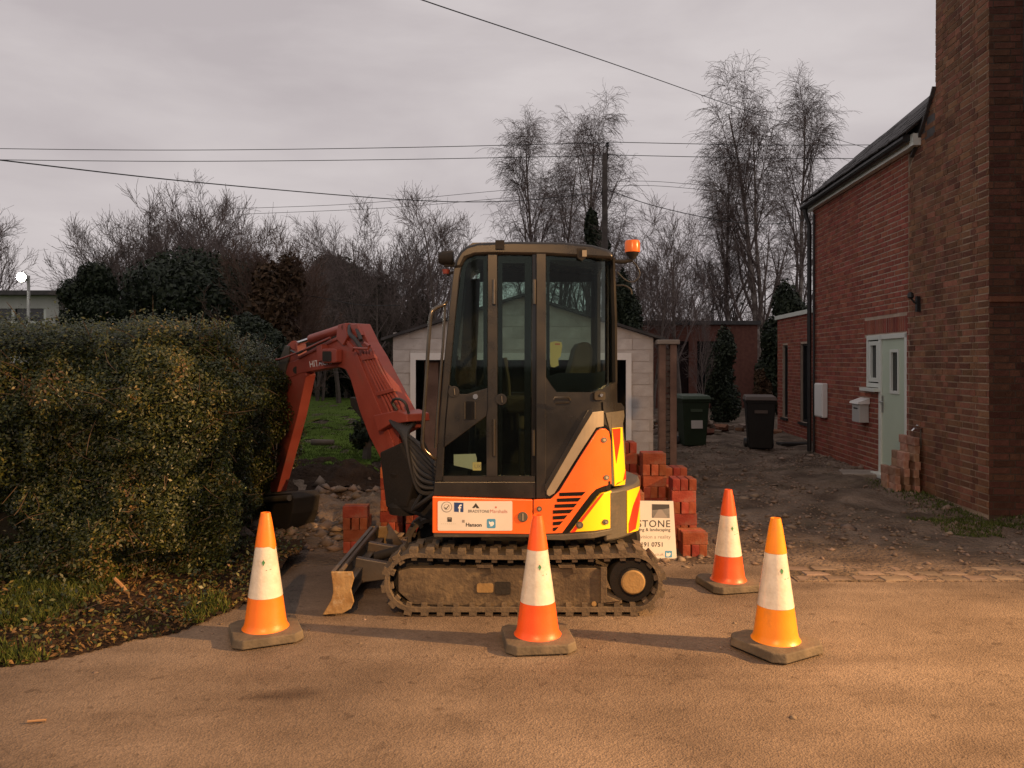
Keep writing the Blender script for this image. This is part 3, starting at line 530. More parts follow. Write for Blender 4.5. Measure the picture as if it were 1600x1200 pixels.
M['chev_red'] = pm('chev_red', (.75, .035, .012), (.80, .05, .015), 3, .3)
M['mud'] = pm('mud', (.055, .041, .028), (.11, .082, .051), 5, .9, .7, 40, dirt=(.20, .15, .085), dscale=9, dramp=(.5, .8))
M['rubber'] = pm('rubber', (.070, .054, .037), (.13, .10, .066), 8, .88, .7, 50, dirt=(.045, .036, .027), dscale=5)
M['under_dark'] = pm('under_dark', (.009, .008, .007), (.016, .013, .010), 5, .8, .4, 40)
M['ochre'] = pm('ochre', (.20, .13, .05), (.28, .18, .07), 6, .8, .4, 40)
M['blade_steel'] = pm('blade_steel', (.075, .065, .055), (.14, .12, .10), 4, .5, .2, 40, metal=.3, dirt=(.13, .09, .06), dscale=5)
M['blade_end'] = pm('blade_end', (.22, .13, .045), (.32, .22, .10), 9, .75, .5, 40, dirt=(.36, .30, .20), dscale=16, dramp=(.55, .7))
M['chrome'] = pm('chrome', (.6, .6, .6), (.68, .68, .68), 4, .18, metal=1)
M['rail_metal'] = pm('rail_metal', (.10, .09, .075), (.14, .125, .10), 6, .22, metal=.85)
M['beacon'] = pm('beacon', (.85, .16, .012), (.90, .20, .02), 4, .25)
M['sticker'] = pm('sticker', (.62, .60, .56), (.68, .66, .62), 4, .35)
M['ink'] = pm('ink', (.03, .03, .03), None, 4, .5); M['ink_grey'] = pm('ink_grey', (.25, .23, .22), None, 4, .5)
M['ink_blue'] = pm('ink_blue', (.018, .05, .18), None, 4, .4); M['ink_sky'] = pm('ink_sky', (.07, .28, .50), None, 4, .4); M['ink_red'] = pm('ink_red', (.50, .16, .13), None, 4, .5); M['ink_white'] = pm('ink_white', (.75, .75, .75), None, 4, .5)
M['tag_yellow'] = pm('tag_yellow', (.55, .48, .22), (.60, .54, .28), 4, .5)
M['cab_glass'] = glass_mat('cab_glass', (.74, .82, .78)); M['lens'] = pm('lens', (.03, .03, .03), (.05, .05, .05), 3, .08)
M['frit'] = pm('frit', (.006, .006, .006), (.010, .010, .010), 3, .12)
EX = thing('mini_excavator', 'compact orange and grey tracked excavator with closed cab and red boom', 'excavator', (.1, 5.7, 0))
YN = 5.05
def flat(Yn):
    return lambda px, py, off: W(px, py, Yn)+Vector((0, -off, 0))
def curve(a, b, Yn=YN, xs=.45):
    cy = Yn+b; th = np.radians(np.linspace(0, 82, 165)); X = xs+a*np.sin(th); Y = cy-b*np.cos(th); ra = X/Y; k = int(np.argmax(ra))+1
    def f(px, py, off):
        r = (px-800)/F
        if r <= xs/Yn: return W(px, py, Yn)+Vector((0, -off, 0))
        t = float(np.interp(r, ra[:k], th[:k])); x = xs+a*math.sin(t); y = cy-b*math.cos(t); n = Vector((math.sin(t)/a, -math.cos(t)/b, 0)).normalized()
        return Vector((x, y, H-(py-HZ)/F*y))+n*off
    return f
FL = flat(YN); UPC = curve(.38, .60); LOC = curve(.50, .75)
def panel(name, poly, mp, o0, o1, mat, parent, step=9, bevel=0, smooth=False, label=None):
    bm = bmesh.new(); bm.faces.new([bm.verts.new((x, -y, 0)) for x, y in poly])
    x0, x1 = min(p[0] for p in poly), max(p[0] for p in poly)
    if mp is not FL:
        x = x0+step
        while x < x1-1: bmesh.ops.bisect_plane(bm, geom=bm.verts[:]+bm.edges[:]+bm.faces[:], plane_co=(x, 0, 0), plane_no=(1, 0, 0)); x += step
    bm.verts.index_update(); n = len(bm.verts); vo = [mp(v.co.x, -v.co.y, o1) for v in bm.verts]; vi = [mp(v.co.x, -v.co.y, o0) for v in bm.verts]
    fs = [[v.index for v in f.verts] for f in bm.faces]; fs += [[i+n for i in f][::-1] for f in fs]
    fs += [[e.verts[0].index, e.verts[1].index, e.verts[1].index+n, e.verts[0].index+n] for e in bm.edges if e.is_boundary]; bm.free()
    return MB().add(vo+vi, fs).build(name, mat, parent, smooth, bevel, label=label)
def decal_text(txt, px, py, h, mp, off, mat, parent, name='lettering', bold=0, align='LEFT', ang=0, shear=0, space=1.0, wscale=1.0):
    v, f = text_px(txt, h, bold, align, shear, space); ca, sa = math.cos(R(ang)), math.sin(R(ang))
    return MB().add([mp(px+(x*wscale)*ca+y*sa, py-y*ca+(x*wscale)*sa, off) for x, y in v], f).build(name, mat, parent)
def rpoly(x0, y0, x1, y1, r=3): return [p for cx, cy, a in ((x1-r, y0+r, -90), (x1-r, y1-r, 0), (x0+r, y1-r, 90), (x0+r, y0+r, 180)) for p in arc_pts(cx, cy, r, a, a+90, 3)]
def disc(cx, cy, r, n=14): return [(cx+r*math.cos(2*math.pi*i/n), cy+r*math.sin(2*math.pi*i/n)) for i in range(n)]
# ---- undercarriage
def track(yn, full):
    c0, c1, zc = -.64, .79, .215
    path = [(c1+.18*math.cos(R(a)), zc+.18*math.sin(R(a))) for a in np.linspace(-90, 90, 13)]+[(c1+(c0-c1)*t, zc+.18-.016*math.sin(math.pi*t)) for t in np.linspace(.08, .92, 9)]+[(c0+.18*math.cos(R(a)), zc+.18*math.sin(R(a))) for a in np.linspace(90, 270, 13)]+[(c0+(c1-c0)*t, zc-.18) for t in np.linspace(.1, .9, 7)]
    P = [Vector((x, 0, z)) for x, z in path]; n = len(P); vs = []
    nor = []
    for i in range(n): t = (P[(i+1) % n]-P[i-1]).normalized(); nor.append(Vector((t.z, 0, -t.x)))
    for i in range(n):
        for y, o in ((yn, .012), (yn, -.016), (yn+.3, -.016), (yn+.3, .012)): vs.append(P[i]+nor[i]*o+Vector((0, y, 0)))
    fs = [(i*4+j, i*4+(j+1) % 4, ((i+1) % n)*4+(j+1) % 4, ((i+1) % n)*4+j) for i in range(n) for j in range(4)]
    tr = MB().add(vs, fs).build('track', M['rubber'], EX, True)
    # tread lugs
    lug = MB(); lug.box(-.030, .020, 0, .155, 0, .026); lug.box(-.008, .042, .148, .3, 0, .026)
    lm = lug.mesh('lug', M['rubber']); lens_ = [(P[(i+1) % n]-P[i]).length for i in range(n)]; tot = sum(lens_); k = 38
    ib = MB(); 
    for j in range(k):
        s = tot*j/k; i = 0
        while s > lens_[i]: s -= lens_[i]; i += 1
        t = s/lens_[i]; p = P[i].lerp(P[(i+1) % n], t); nn = nor[i].lerp(nor[(i+1) % n], t).normalized(); o = bpy.data.objects.new('lug', lm); COL.objects.link(o); o.parent = tr
        o.location = p+nn*.011+Vector((0, yn, 0))-ORG[EX]; o.rotation_euler = (0, math.atan2(nn.x, nn.z), 0)
        Mx = Matrix.Translation(p+Vector((0, yn, 0))) @ Matrix.Rotation(math.atan2(nn.x, nn.z), 4, 'Y'); ib.box(-.018, .018, .015, .06, -.04, -.014, Mx)
    ib.build('guide_teeth', M['rubber'], tr, kind='stuff')
    f2 = flat(yn+.03)
    panel('track_frame', [(622, 893), (640, 888), (930, 888), (945, 893), (945, 925), (972, 938), (972, 944), (935, 946), (915, 952), (645, 945), (622, 925)], f2, -.16, -.005, M['mud'], EX, bevel=.008)
    if full:
        panel('frame_patch', rpoly(745, 912, 771, 926), f2, -.01, .0, M['ochre'], EX); panel('frame_slot', rpoly(773, 909, 798, 929), f2, -.01, .0005, M['under_dark'], EX)
        for x in (744, 872): panel('frame_bracket', [(x, 882), (x+26, 882), (x+28, 895), (x+24, 895), (x+22, 887), (x+2, 887)], f2, -.06, .012, M['mud'], EX)
        panel('frame_bolt', disc(928, 943, 4, 8), f2, 0, .012, M['ochre'], EX)
        panel('frame_gusset', [(938, 886), (948, 886), (948, 930), (968, 938), (938, 942)], f2, -.02, .014, M['mud'], EX, bevel=.003)
    MB().lathe([(.0, 0), (.078, 0), (.088, .012), (.088, .05), (.145, .055), (.150, .07), (.150, .2), (0, .2)], (c1, yn+.01, zc), 'Y', 28).build('sprocket', M['under_dark'], EX, True); MB().lathe([(0, -.004), (.07, -.004), (.079, .004), (.079, .02), (0, .02)], (c1, yn+.006, zc), 'Y', 24).build('hub_cover', M['ochre'], EX, True)
    MB().lathe([(.0, 0), (.06, 0), (.06, .03), (.145, .04), (.150, .06), (.150, .2), (0, .2)], (c0, yn+.06, zc), 'Y', 24).build('idler', M['under_dark'], EX, True)
    for x in (-.36, -.05, .26, .55): MB().lathe([(0, 0), (.055, 0), (.06, .02), (.06, .2), (0, .2)], (x, yn+.06, .095), 'Y', 14).build('roller', M['under_dark'], EX, True)
track(5.0, True); track(6.10, False)
MB().box(-.42, .55, 5.32, 6.09, .20, .40).build('chassis', M['under_dark'], EX, bevel=.02)
MB().lathe([(0, 0), (.36, 0), (.36, .10), (.30, .11), (.30, .16), (0, .16)], (.1, 5.72, .39), n=32).build('slew_ring', M['ochre'], EX, True)
panel('chassis_plate', [(752, 838), (820, 838), (835, 858), (752, 860)], flat(5.32), -.05, .0, M['ochre'], EX)
panel('chassis_rear_plate', [(878, 838), (930, 840), (925, 860), (890, 862)], flat(5.32), -.05, .0, M['ochre'], EX)
# ---- dozer blade
prof = [(-1.235, .0), (-1.165, .075), (-1.14, .15), (-1.155, .225), (-1.18, .285)]
bl = MB(); pp = [Vector((x, 0, z)) for x, z in prof]+[Vector((x+.025, 0, z)) for x, z in prof[::-1]]; bl.prism([p+Vector((0, 5.02, 0)) for p in pp], [p+Vector((0, 6.38, 0)) for p in pp]); bl.build('blade', M['blade_steel'], EX, True)
e = [(-1.235, .004), (-1.178, .10), (-1.165, .15), (-1.17, .22), (-1.18, .285), (-1.04, .285), (-1.03, .24), (-1.05, .17), (-1.03, .09), (-1.05, .045), (-1.10, .015)]
for y in (5.0, 6.38): MB().prism([Vector((x, y, z)) for x, z in e], [Vector((x, y+.02, z)) for x, z in e]).build('blade_end_plate', M['blade_end'], EX, bevel=.004)
for y in (5.45, 5.92):
    a = [(-1.14, .27), (-1.04, .25), (-.80, .21), (-.55, .30), (-.42, .33), (-.42, .24), (-.8, .12), (-1.04, .09), (-1.13, .06)]; MB().prism([Vector((x, y, z)) for x, z in a], [Vector((x, y+.06, z)) for x, z in a]).build('blade_arm', M['blade_steel'], EX, bevel=.006)
MB().tube([(-1.12, 5.03, .283), (-1.12, 6.37, .283)], .016, 8).build('blade_top_rail', M['blade_steel'], EX)
for z in (.10, .19): MB().box(-1.13, -1.06, 5.03, 6.37, z-.006, z+.006).build('blade_rib', M['blade_steel'], EX)
MB().tube([(-1.02, 5.72, .2), (-.45, 5.72, .36)], .035, 10).build('blade_cylinder', M['under_dark'], EX, True)
# ---- upper structure
def plan(a, b, inset=0, x0=-.515, y0=YN, y1=6.42):
    n = []; ym = y0+b
    for t in np.linspace(0, 90, 15): n.append((.45+(a-inset)*math.sin(R(t)), ym-(b-inset)*math.cos(R(t))))
    yb = y1-b
    for t in np.linspace(90, 0, 15): n.append((.45+(a-inset)*math.sin(R(t)), max(yb, ym)+(y1-max(yb, ym)-inset)*math.cos(R(t))))
    return n+[(x0+inset, y1-inset), (x0+inset, y0+inset)]
def slabz(pl, z0, z1): return MB().prism([Vector((x, y, z0)) for x, y in pl], [Vector((x, y, z1)) for x, y in pl])
slabz(plan(.40, .62, .0, y0=YN-.01), .50, .545).build('deck', M['rubber_grey'], EX, bevel=.008)
slabz(plan(.37, .59, .02), .545, .79).build('engine_base', M['under_dark'], EX)
pl = [p for p in plan(.37, .59, .02) if p[0] > .18] ; pl = [(.19, pl[0][1])]+pl+[(.19, 6.40)]
slabz(pl, .79, 1.35).build('engine_hood', M['cab_grey'], EX, bevel=.02)
slabz([(-.45, 6.10), (.19, 6.10), (.19, 6.40), (-.45, 6.40)], .79, 1.15).build('tank_cover', M['orange'], EX, bevel=.04)
# counterweight
cw = [p for p in plan(.50, .75, .0) if p[0] > .60]; ci = [p for p in plan(.30, .5, .0) if p[0] > .60]
cwp = cw+ci[::-1]; slabz(cwp, .455, .795).build('counterweight', M['rubber_grey'], EX, True, .02)
# left skirt and rear side panels (traced on the curved side)
panel('skirt', [(676, 775), (832, 780), (832, 834), (676, 832)], FL, -.02, .022, M['orange'], EX, bevel=.006)
sk = panel('sticker_plate', rpoly(684.5, 782, 800.5, 828, 2), FL, .022, .0245, M['sticker'], EX)
OF = .0252
def dec(poly, mat, o=OF, nm='emblem', mp=FL): return panel(nm, poly, mp, o-.0006, o, mat, sk)
dec(disc(698.5, 791, 8.5, 20), M['ink_grey']); dec(disc(698.5, 791, 7.3, 20), M['sticker'], OF+.0005); dec(disc(698.5, 791, 4.6, 16), M['ink_grey'], OF+.001); dec(disc(698.5, 791, 4.0, 16), M['sticker'], OF+.0015)
dec([(695.5, 791), (697.5, 793), (702, 787.5), (702.6, 788.4), (697.6, 795), (695, 792)], M['ink'], OF+.002)
dec([(710, 784), (724.5, 784.5), (724.5, 799), (710, 798.5)], M['ink_blue']); decal_text('f', 716.5, 799, 11.5, FL, OF+.0008, M['ink_white'], sk, bold=.35)
dec([(738, 792.5), (743.8, 785), (749.5, 793), (745, 793), (743.5, 790.5), (741.5, 792.8)], M['ink']); decal_text('BRADSTONE', 731.5, 799.5, 4.3, FL, OF, M['ink'], sk, ang=1, wscale=.93)
decal_text('Marshalls', 765.5, 800, 5.2, FL, OF, M['ink_red'], sk, ang=1, wscale=.98); dec(disc(775, 791.5, 1.6, 8), M['ink_red'])
dec([(699.5, 807), (706.5, 807.3), (706.5, 814.3), (699.5, 814)], M['ink']); dec([(701, 808.3), (705, 808.5), (705, 810), (701, 810)], M['ink_grey'], OF+.0006); decal_text('- - - - - - - -', 690, 818.5, 4, FL, OF, M['ink_grey'], sk, wscale=.85)
dec([(722.5, 811), (726.5, 811.2), (726.5, 815.5), (722.5, 815.3)], M['ink_grey']); decal_text('Hanson', 728, 821.3, 5.6, FL, OF, M['ink'], sk, bold=.22, ang=.6)
dec(rpoly(761, 809.5, 774.5, 824, 2), M['ink_sky']); dec([(764, 813), (767, 815), (769, 813.5), (771.5, 814.5), (772, 818), (769, 821), (764.5, 821), (767, 819.3), (764.5, 817.5)], M['ink_white'], OF+.0008)
panel('filler_cap', disc(816.8, 806.5, 8), FL, .02, .030, M['rubber_grey'], EX, bevel=.003); panel('filler_slot', [(815.8, 801), (818, 801), (818, 812), (815.8, 812)], FL, .030, .032, M['khaki'], EX)
org_poly = [(833.5, 780), (860, 779), (874, 766), (931, 673), (937, 669.5), (943, 669.5), (948, 674), (950.5, 690), (951.5, 756), (938, 760), (929, 764), (922, 771), (878, 832), (833.5, 834)]
op = panel('side_panel', org_poly, UPC, -.01, .022, M['orange'], EX, 6, .005, True)
for i in range(7):
    y = 769.5+i*9.1; xr = 914-i*6.3-(i*.6 if i > 3 else 0); xl = 873-i*2.0 if i < 4 else 864.5
    xl = max(863.5, 873.5-i*3.6); panel('vent_slot', [(xl, y-.5), (xr, y-2.0), (xr-5.2, y+4.0), (xl, y+4.8)], UPC, .018, .0235, M['frit'], op)
for x, y in ((940, 687), (943.5, 745.5), (842.5, 794)): panel('bolt', disc(x, y, 4.2, 10), UPC, .02, .028, M['rubber_grey'], op); panel('bolt_head', disc(x, y, 2.2, 8), UPC, .028, .031, M['khaki'], op)
panel('panel_seal', [(878, 833), (922, 772), (929, 765), (938, 761), (951.5, 757), (951.5, 764), (936, 769), (930, 775), (888, 832)], UPC, -.01, .014, M['frit'], EX, 6)
panel('chevron_panel', [(890, 831), (932, 776), (937, 771), (952, 766), (952, 825), (925, 829)], UPC, -.01, .020, M['chev_yellow'], EX, 6, .004, True)
panel('chevron_stripe', [(890.5, 831), (932.3, 776.2), (937, 771.2), (940.5, 770), (898, 830)], UPC, .018, .0225, M['chev_red'], EX, 6)
for x, y, r_ in ((905, 819, 5.5), (942, 814.5, 4)): panel('panel_bolt', disc(x, y, r_, 12), UPC, .019, .030, M['rubber_grey'], EX); panel('panel_bolt_head', disc(x, y, r_*.5, 8), UPC, .03, .034, M['chrome'], EX)
panel('bumper_strip', [(833, 835), (880, 834), (925, 831), (952, 826), (952, 834), (925, 840), (880, 843), (833, 842)], UPC, -.03, .024, M['rubber_grey'], EX, 6, .004)
panel('trim_band', [(924, 644), (941, 642), (941, 666), (930, 668), (866, 770), (858, 775), (854, 772), (854, 766)], UPC, -.01, .016, M['khaki'], EX, 6, .003)
panel('trim_edge', [(918, 640), (924, 640), (924, 645), (854, 766), (851, 768), (851, 758)], UPC, -.01, .019, M['cab_grey'], EX, 6, .003)
panel('trim_seal', [(941.5, 663), (945, 664), (952, 674), (951, 690), (949, 676), (943, 668), (937, 668), (931, 671.5), (873, 765.5), (861, 777.5), (851, 778), (866, 771), (930, 669)], UPC, -.01, .012, M['frit'], EX, 6)
panel('rear_pillar', [(943, 640), (972, 637), (973.5, 650), (971, 662), (974.5, 700), (974.5, 753), (958, 760), (953, 757), (953, 680), (948, 660)], UPC, -.02, .012, M['rubber_grey'], EX, 5, .004, True)
panel('pillar_chevron', [(953.5, 669), (969, 667.5), (974, 745), (973, 757), (957.5, 759)], UPC, .012, .016, M['chev_yellow'], EX, 4)
panel('pillar_chevron_stripe', [(953.8, 670), (966, 668.8), (965.5, 690), (959.5, 724)], UPC, .016, .0175, M['chev_red'], EX, 4); panel('pillar_chevron_stripe', [(973.8, 733), (974.2, 748), (958, 758.5), (961.5, 754), (970, 751)], UPC, .016, .0175, M['chev_red'], EX, 4)
panel('hood_cap', [(940, 628), (968, 630), (973, 637), (972, 641), (941, 645)], UPC, -.05, .014, M['cab_grey'], EX, 5)
panel('counterweight_chevron', [(979, 767), (998.5, 760), (998.8, 820), (996, 829), (979, 833)], LOC, .001, .005, M['chev_yellow'], EX, 3)
panel('counterweight_stripe', [(998.3, 764), (998.8, 786), (992, 826), (981, 832.5), (981, 818), (988, 790)], LOC, .005, .0065, M['chev_red'], EX, 3)
MB().lathe([(0, -.10), (.17, -.10), (.20, -.06), (.20, .06), (.17, .10), (0, .10)], (.76, 5.80, .335), 'Y', 24).build('rear_cover', M['under_dark'], EX, True)
# ---- cab
zc = lambda py, Y=YN: H-(py-HZ)/F*Y
xc = lambda px, Y=YN: (px-800)/F*Y
rp = [(709, 420), (712, 405), (719, 393), (729, 385), (746, 380), (800, 377.5), (880, 378.5), (925, 383), (950, 390), (957, 397), (959, 405), (853, 399), (765, 398), (742, 399), (728, 404), (721, 418)]
MB().prism([Vector((xc(x), 5.035, zc(y))) for x, y in rp], [Vector((xc(x), 6.06, zc(y))) for x, y in rp]).build('cab_roof', M['cab_grey'], EX, True, .018)
MB().prism([Vector((xc(x), 5.12, zc(y))) for x, y in ((722, 388), (738, 376.5), (790, 375.5), (792, 380))], [Vector((xc(x), 5.98, zc(y))) for x, y in ((722, 388), (738, 376.5), (790, 375.5), (792, 380))]).build('roof_hatch', M['cab_grey'], EX)
MB().box(xc(774), xc(788), 5.02, 5.10, zc(390), zc(376.2)).build('roof_clip', M['under_dark'], EX)
panel('roof_catch', [(901, 389), (915, 389), (915, 403), (909, 408), (902, 404)], FL, .0, .03, M['under_dark'], EX); panel('roof_catch', [(909, 392), (916, 392), (916, 402), (909, 402)], FL, .03, .036, M['khaki'], EX)
outer = [(679, 752), (683, 700), (688, 640), (694, 560), (700, 500), (705, 450), (709, 418)]; inner = [(721, 417), (718, 432), (709, 520), (702, 600), (696, 660), (692, 752)]
panel('front_pillar', outer+inner, FL, -.05, .005, M['cab_grey'], EX, bevel=.006)
door = panel('door', [(702, 601), (712, 611), (719, 616), (729, 616), (762, 606), (762, 640), (760, 650), (694, 699), (697, 655)], FL, -.03, .008, M['cab_grey'], EX, bevel=.004)
panel('door_lower_rail', [(692.5, 744), (836, 744), (836, 752), (692.5, 752)], FL, -.03, .008, M['cab_grey'], EX)
panel('door_stile', [(762, 398), (777, 398), (777, 744), (760, 744), (760, 652), (762, 640)], FL, -.04, .010, M['cab_grey'], EX, bevel=.003)
panel('door_rear_stile', [(832, 398), (837, 398), (837, 744), (830, 744)], FL, -.04, .006, M['frit'], EX)
panel('cab_sill', [(679, 752.5), (837, 752.5), (837, 779), (677, 774.5)], FL, -.05, .006, M['cab_grey'], EX, bevel=.005)
panel('cab_pillar', [(837.5, 396), (853, 396), (853, 778), (837.5, 778.5)], FL, -.06, .012, M['cab_grey'], EX, bevel=.005)
panel('quarter_panel', [(853, 589), (861, 602), (870, 613), (925, 613), (945, 606), (961, 597), (963.5, 600), (964, 645), (952, 660), (952, 765), (862, 778), (853, 778)], UPC, -.05, .004, M['cab_grey'], EX, 6, 0, True)
panel('rear_post', [(957, 402), (960, 402), (963.5, 500), (963.8, 600), (961, 598), (960, 500)], UPC, -.04, .004, M['cab_grey'], EX, 4)
gl = [('window_pane', [(721, 417), (728, 405), (742, 399.5), (761.5, 399.5), (761.5, 606), (729, 616), (719, 616), (702, 600), (709, 520)], FL), ('window_pane', [(777.5, 399), (831.5, 399), (829.5, 744), (777.5, 744)], FL), ('window_pane', [(853.5, 399.5), (957, 403), (960, 500), (961, 598), (945, 606), (925, 613), (870, 613), (853.5, 590)], UPC), ('window_pane', [(694, 700), (759.5, 652), (759.5, 743.5), (693, 743.5)], FL)]
for nm, p, mp in gl: panel(nm, p, mp, -.024, -.020, M['cab_glass'], EX, 6)
for p, mp in (([(721, 417), (728, 405), (742, 399.5), (761, 399.5), (761, 404), (744, 404), (732, 409), (727, 420), (710, 590), (716, 605), (730, 609), (761, 599), (761, 605.5), (729, 615.5), (719, 615.5), (702.5, 600), (709, 520)], FL), ([(755, 404), (761, 404), (761, 599), (755, 601)], FL), ([(778, 399), (785, 399), (785, 744), (778, 744)], FL), ([(820, 399), (831, 399), (829, 744), (819, 744)], FL), ([(785, 399), (820, 399), (820, 410), (785, 410)], FL),
              ([(854, 400), (957, 403.5), (957, 407.5), (859, 405), (859, 588), (872, 583), (930, 583), (960, 577), (960.5, 598), (945, 605.5), (925, 612.5), (870, 612.5), (854, 590)], UPC)): panel('window_border', p, mp, -.032, -.026, M['frit'], EX, 6)
# far side of the cab, back wall, floor, front
q = MB(); 
def fbar(p, y0=6.0, y1=6.04): q.prism([Vector((x, y0, z)) for x, z in p], [Vector((x, y1, z)) for x, z in p])
fbar([(-.50, .85), (-.40, 1.7), (-.36, 2.30), (-.25, 2.30), (-.29, 1.30), (-.29, .85)]); fbar([(-.29, .85), (.66, .85), (.66, 1.30), (-.29, 1.30)]); fbar([(-.25, 2.28), (.66, 2.28), (.66, 2.37), (-.25, 2.37)]); fbar([(-.20, 1.30), (-.10, 1.30), (-.10, 2.28), (-.20, 2.28)]); fbar([(.11, 1.30), (.19, 1.30), (.19, 2.28), (.11, 2.28)]); fbar([(.62, 1.3), (.68, 1.3), (.68, 2.37), (.62, 2.37)])
q.build('far_cab_frame', M['under_dark'], EX)
panel('far_window_pane', [(745, 425), (935, 425), (935, 640), (745, 640)], flat(6.01), -.004, .0, M['cab_glass'], EX)
MB().box(.655, .68, 5.30, 6.0, .85, 1.45).build('cab_back_wall', M['under_dark'], EX); MB().box(.655, .68, 5.30, 5.42, 1.45, 2.35).build('cab_back_post', M['under_dark'], EX); MB().box(.655, .68, 5.9, 6.0, 1.45, 2.35).build('cab_back_post', M['under_dark'], EX)
MB().box(-.48, .655, 5.10, 5.99, .80, .86).build('cab_floor', M['under_dark'], EX)
MB().prism([Vector((x, 5.09, z)) for x, z in ((-.50, .86), (-.47, .86), (-.345, 2.28), (-.36, 2.28))], [Vector((x, 5.99, z)) for x, z in ((-.50, .86), (-.47, .86), (-.345, 2.28), (-.36, 2.28))]).build('windscreen', M['cab_glass'], EX)
st = MB(); s1 = [(880, 612), (888, 590), (899, 545), (905, 536), (915, 533), (924, 537), (927, 548), (925, 575), (915, 612)]; st.prism([W(x, y, 5.38) for x, y in s1], [W(x, y, 5.38)+Vector((0, .42, 0)) for x, y in s1]); st.box(.05, .56, 5.33, 5.82, 1.18, 1.36)
st.build('seat', pm('seat_fabric', (.07, .06, .045), (.10, .085, .06), 8, .85), EX, True, .03); MB().box(.05, .55, 5.30, 5.86, .86, 1.175).build('seat_base', M['under_dark'], EX, bevel=.02)
for y in (5.26, 5.88): MB().box(-.05, .45, y, y+.09, 1.30, 1.42).build('arm_console', M['under_dark'], EX, bevel=.02); MB().tube(bez([(-.02, y+.04, 1.40), (-.03, y+.04, 1.55), (-.06, y+.04, 1.68)], 4), [.014]*5+[.012]*2+[.022]*2, 8).build('control_lever', M['under_dark'], EX, True)
MB().tube(bez([(-.30, 5.9, 1.30), (-.22, 5.9, 1.55), (-.15, 5.92, 1.7), (-.10, 5.95, 1.82)], 5), .010, 6).build('inner_grab_rail', M['under_dark'], EX, True); MB().box(-.36, -.28, 5.88, 5.93, 1.48, 1.62).build('monitor', M['under_dark'], EX)
MB().tube([(-.30, 5.40, .86), (-.28, 5.42, 1.30)], .015, 6).build('travel_lever', M['under_dark'], EX); MB().tube([(-.30, 5.62, .86), (-.28, 5.62, 1.30)], .015, 6).build('travel_lever', M['under_dark'], EX)
panel('hanging_tag', [(859.5, 535), (868, 533), (877, 534.5), (878.5, 540), (876, 557), (872, 561), (873, 571), (866, 574), (861, 573), (859.5, 568)], flat(5.085), 0, .003, M['tag_yellow'], EX); panel('tag_mark', [(867, 536.5), (875, 536.5), (875, 539), (867, 539)], flat(5.085), .003, .004, M['ink_red'], EX)
panel('inside_notice', [(709, 710), (743, 709), (745, 716), (745, 735), (709, 727)], flat(5.078), 0, .002, M['sticker'], EX); panel('window_label', rpoly(738.5, 722, 752, 735, 1), flat(5.076), .003, .005, M['tag_yellow'], EX); decal_text('UK', 741, 731.5, 6, flat(5.076), .0056, M['ink_grey'], EX)
for x, y0, y1 in ((771.5, 437, 475), (834.5, 437, 475), (771.5, 655, 712), (833, 672, 712)): MB().tube([W(x, y0, 5.02), W(x, y1, 5.02)], .012, 10).build('hinge', M['rail_metal'], EX, True)
for x, y in ((709, 612), (783, 624)): panel('latch_plate', disc(x, y, 9, 16), FL, .006, .014, M['cab_grey'], EX, bevel=.003); MB().tube([W(x, y-5, 5.02), W(x+1, y+5, 5.02)], .006, 6).build('latch_bar', M['rail_metal'], EX)
panel('lock', disc(743, 619.5, 4), FL, .008, .02, M['chrome'], EX); panel('grab_recess', rpoly(726, 627, 742, 656, 3), FL, .006, .0095, M['frit'], EX)
for a in ((726, 742)): MB().tube([W(a, 628, 5.03), W(a, 655, 5.03)], .005, 6).build('recess_rim', M['rail_metal'], EX)
MB().tube([W(865, 624, 5.0), W(867, 620.5, 5.0), W(888, 620.5, 5.0), W(891, 625, 5.01)], .007, 6).build('grab_handle', M['rail_metal'], EX, True); MB().tube([W(868, 630, 5.02), W(890, 629, 5.02)], .006, 6).build('grab_handle', M['under_dark'], EX)
panel('rear_latch', rpoly(927, 612, 943, 625, 3), UPC, .003, .02, M['under_dark'], EX); panel('rear_latch_key', disc(936, 617, 2.4, 8), UPC, .02, .028, M['chrome'], EX)
rail = [W(697, 472, 5.03), W(693, 476, 4.99), W(680, 482, 4.97), W(674, 490, 4.96), W(671, 515, 4.96), W(664, 620, 4.96), W(660, 680, 4.96), W(660, 696, 4.96), W(664, 704, 4.97), W(674, 713, 4.99), W(680, 717, 5.03)]
MB().tube(bez(rail, 4), .0125, 10).build('handrail', M['rail_metal'], EX, True)
MB().tube([W(695, 478, 5.0), W(692, 540, 5.0), W(684, 640, 5.0), W(680, 700, 5.0)], .009, 8).build('pillar_tube', M['rail_metal'], EX, True)
wl_ = MB(); c_ = W(697, 403, 5.15); wl_.lathe([(0, -.05), (.035, -.05), (.048, -.02), (.05, .04), (.045, .05), (0, .05)], c_, 'X', 16); wl_.box(c_.x-.01, c_.x+.07, c_.y-.015, c_.y+.015, c_.z-.06, c_.z-.03); wl_.build('cab_work_light', M['under_dark'], EX, True)
MB().lathe([(0, 0), (.022, 0), (.026, .03), (0, .03)], W(697, 428, 5.15), n=12).build('cab_horn', M['arm_red'], EX, True); MB().tube([W(699, 430, 5.15), W(708, 425, 5.12)], .008, 6).build('horn_bracket', M['under_dark'], EX)
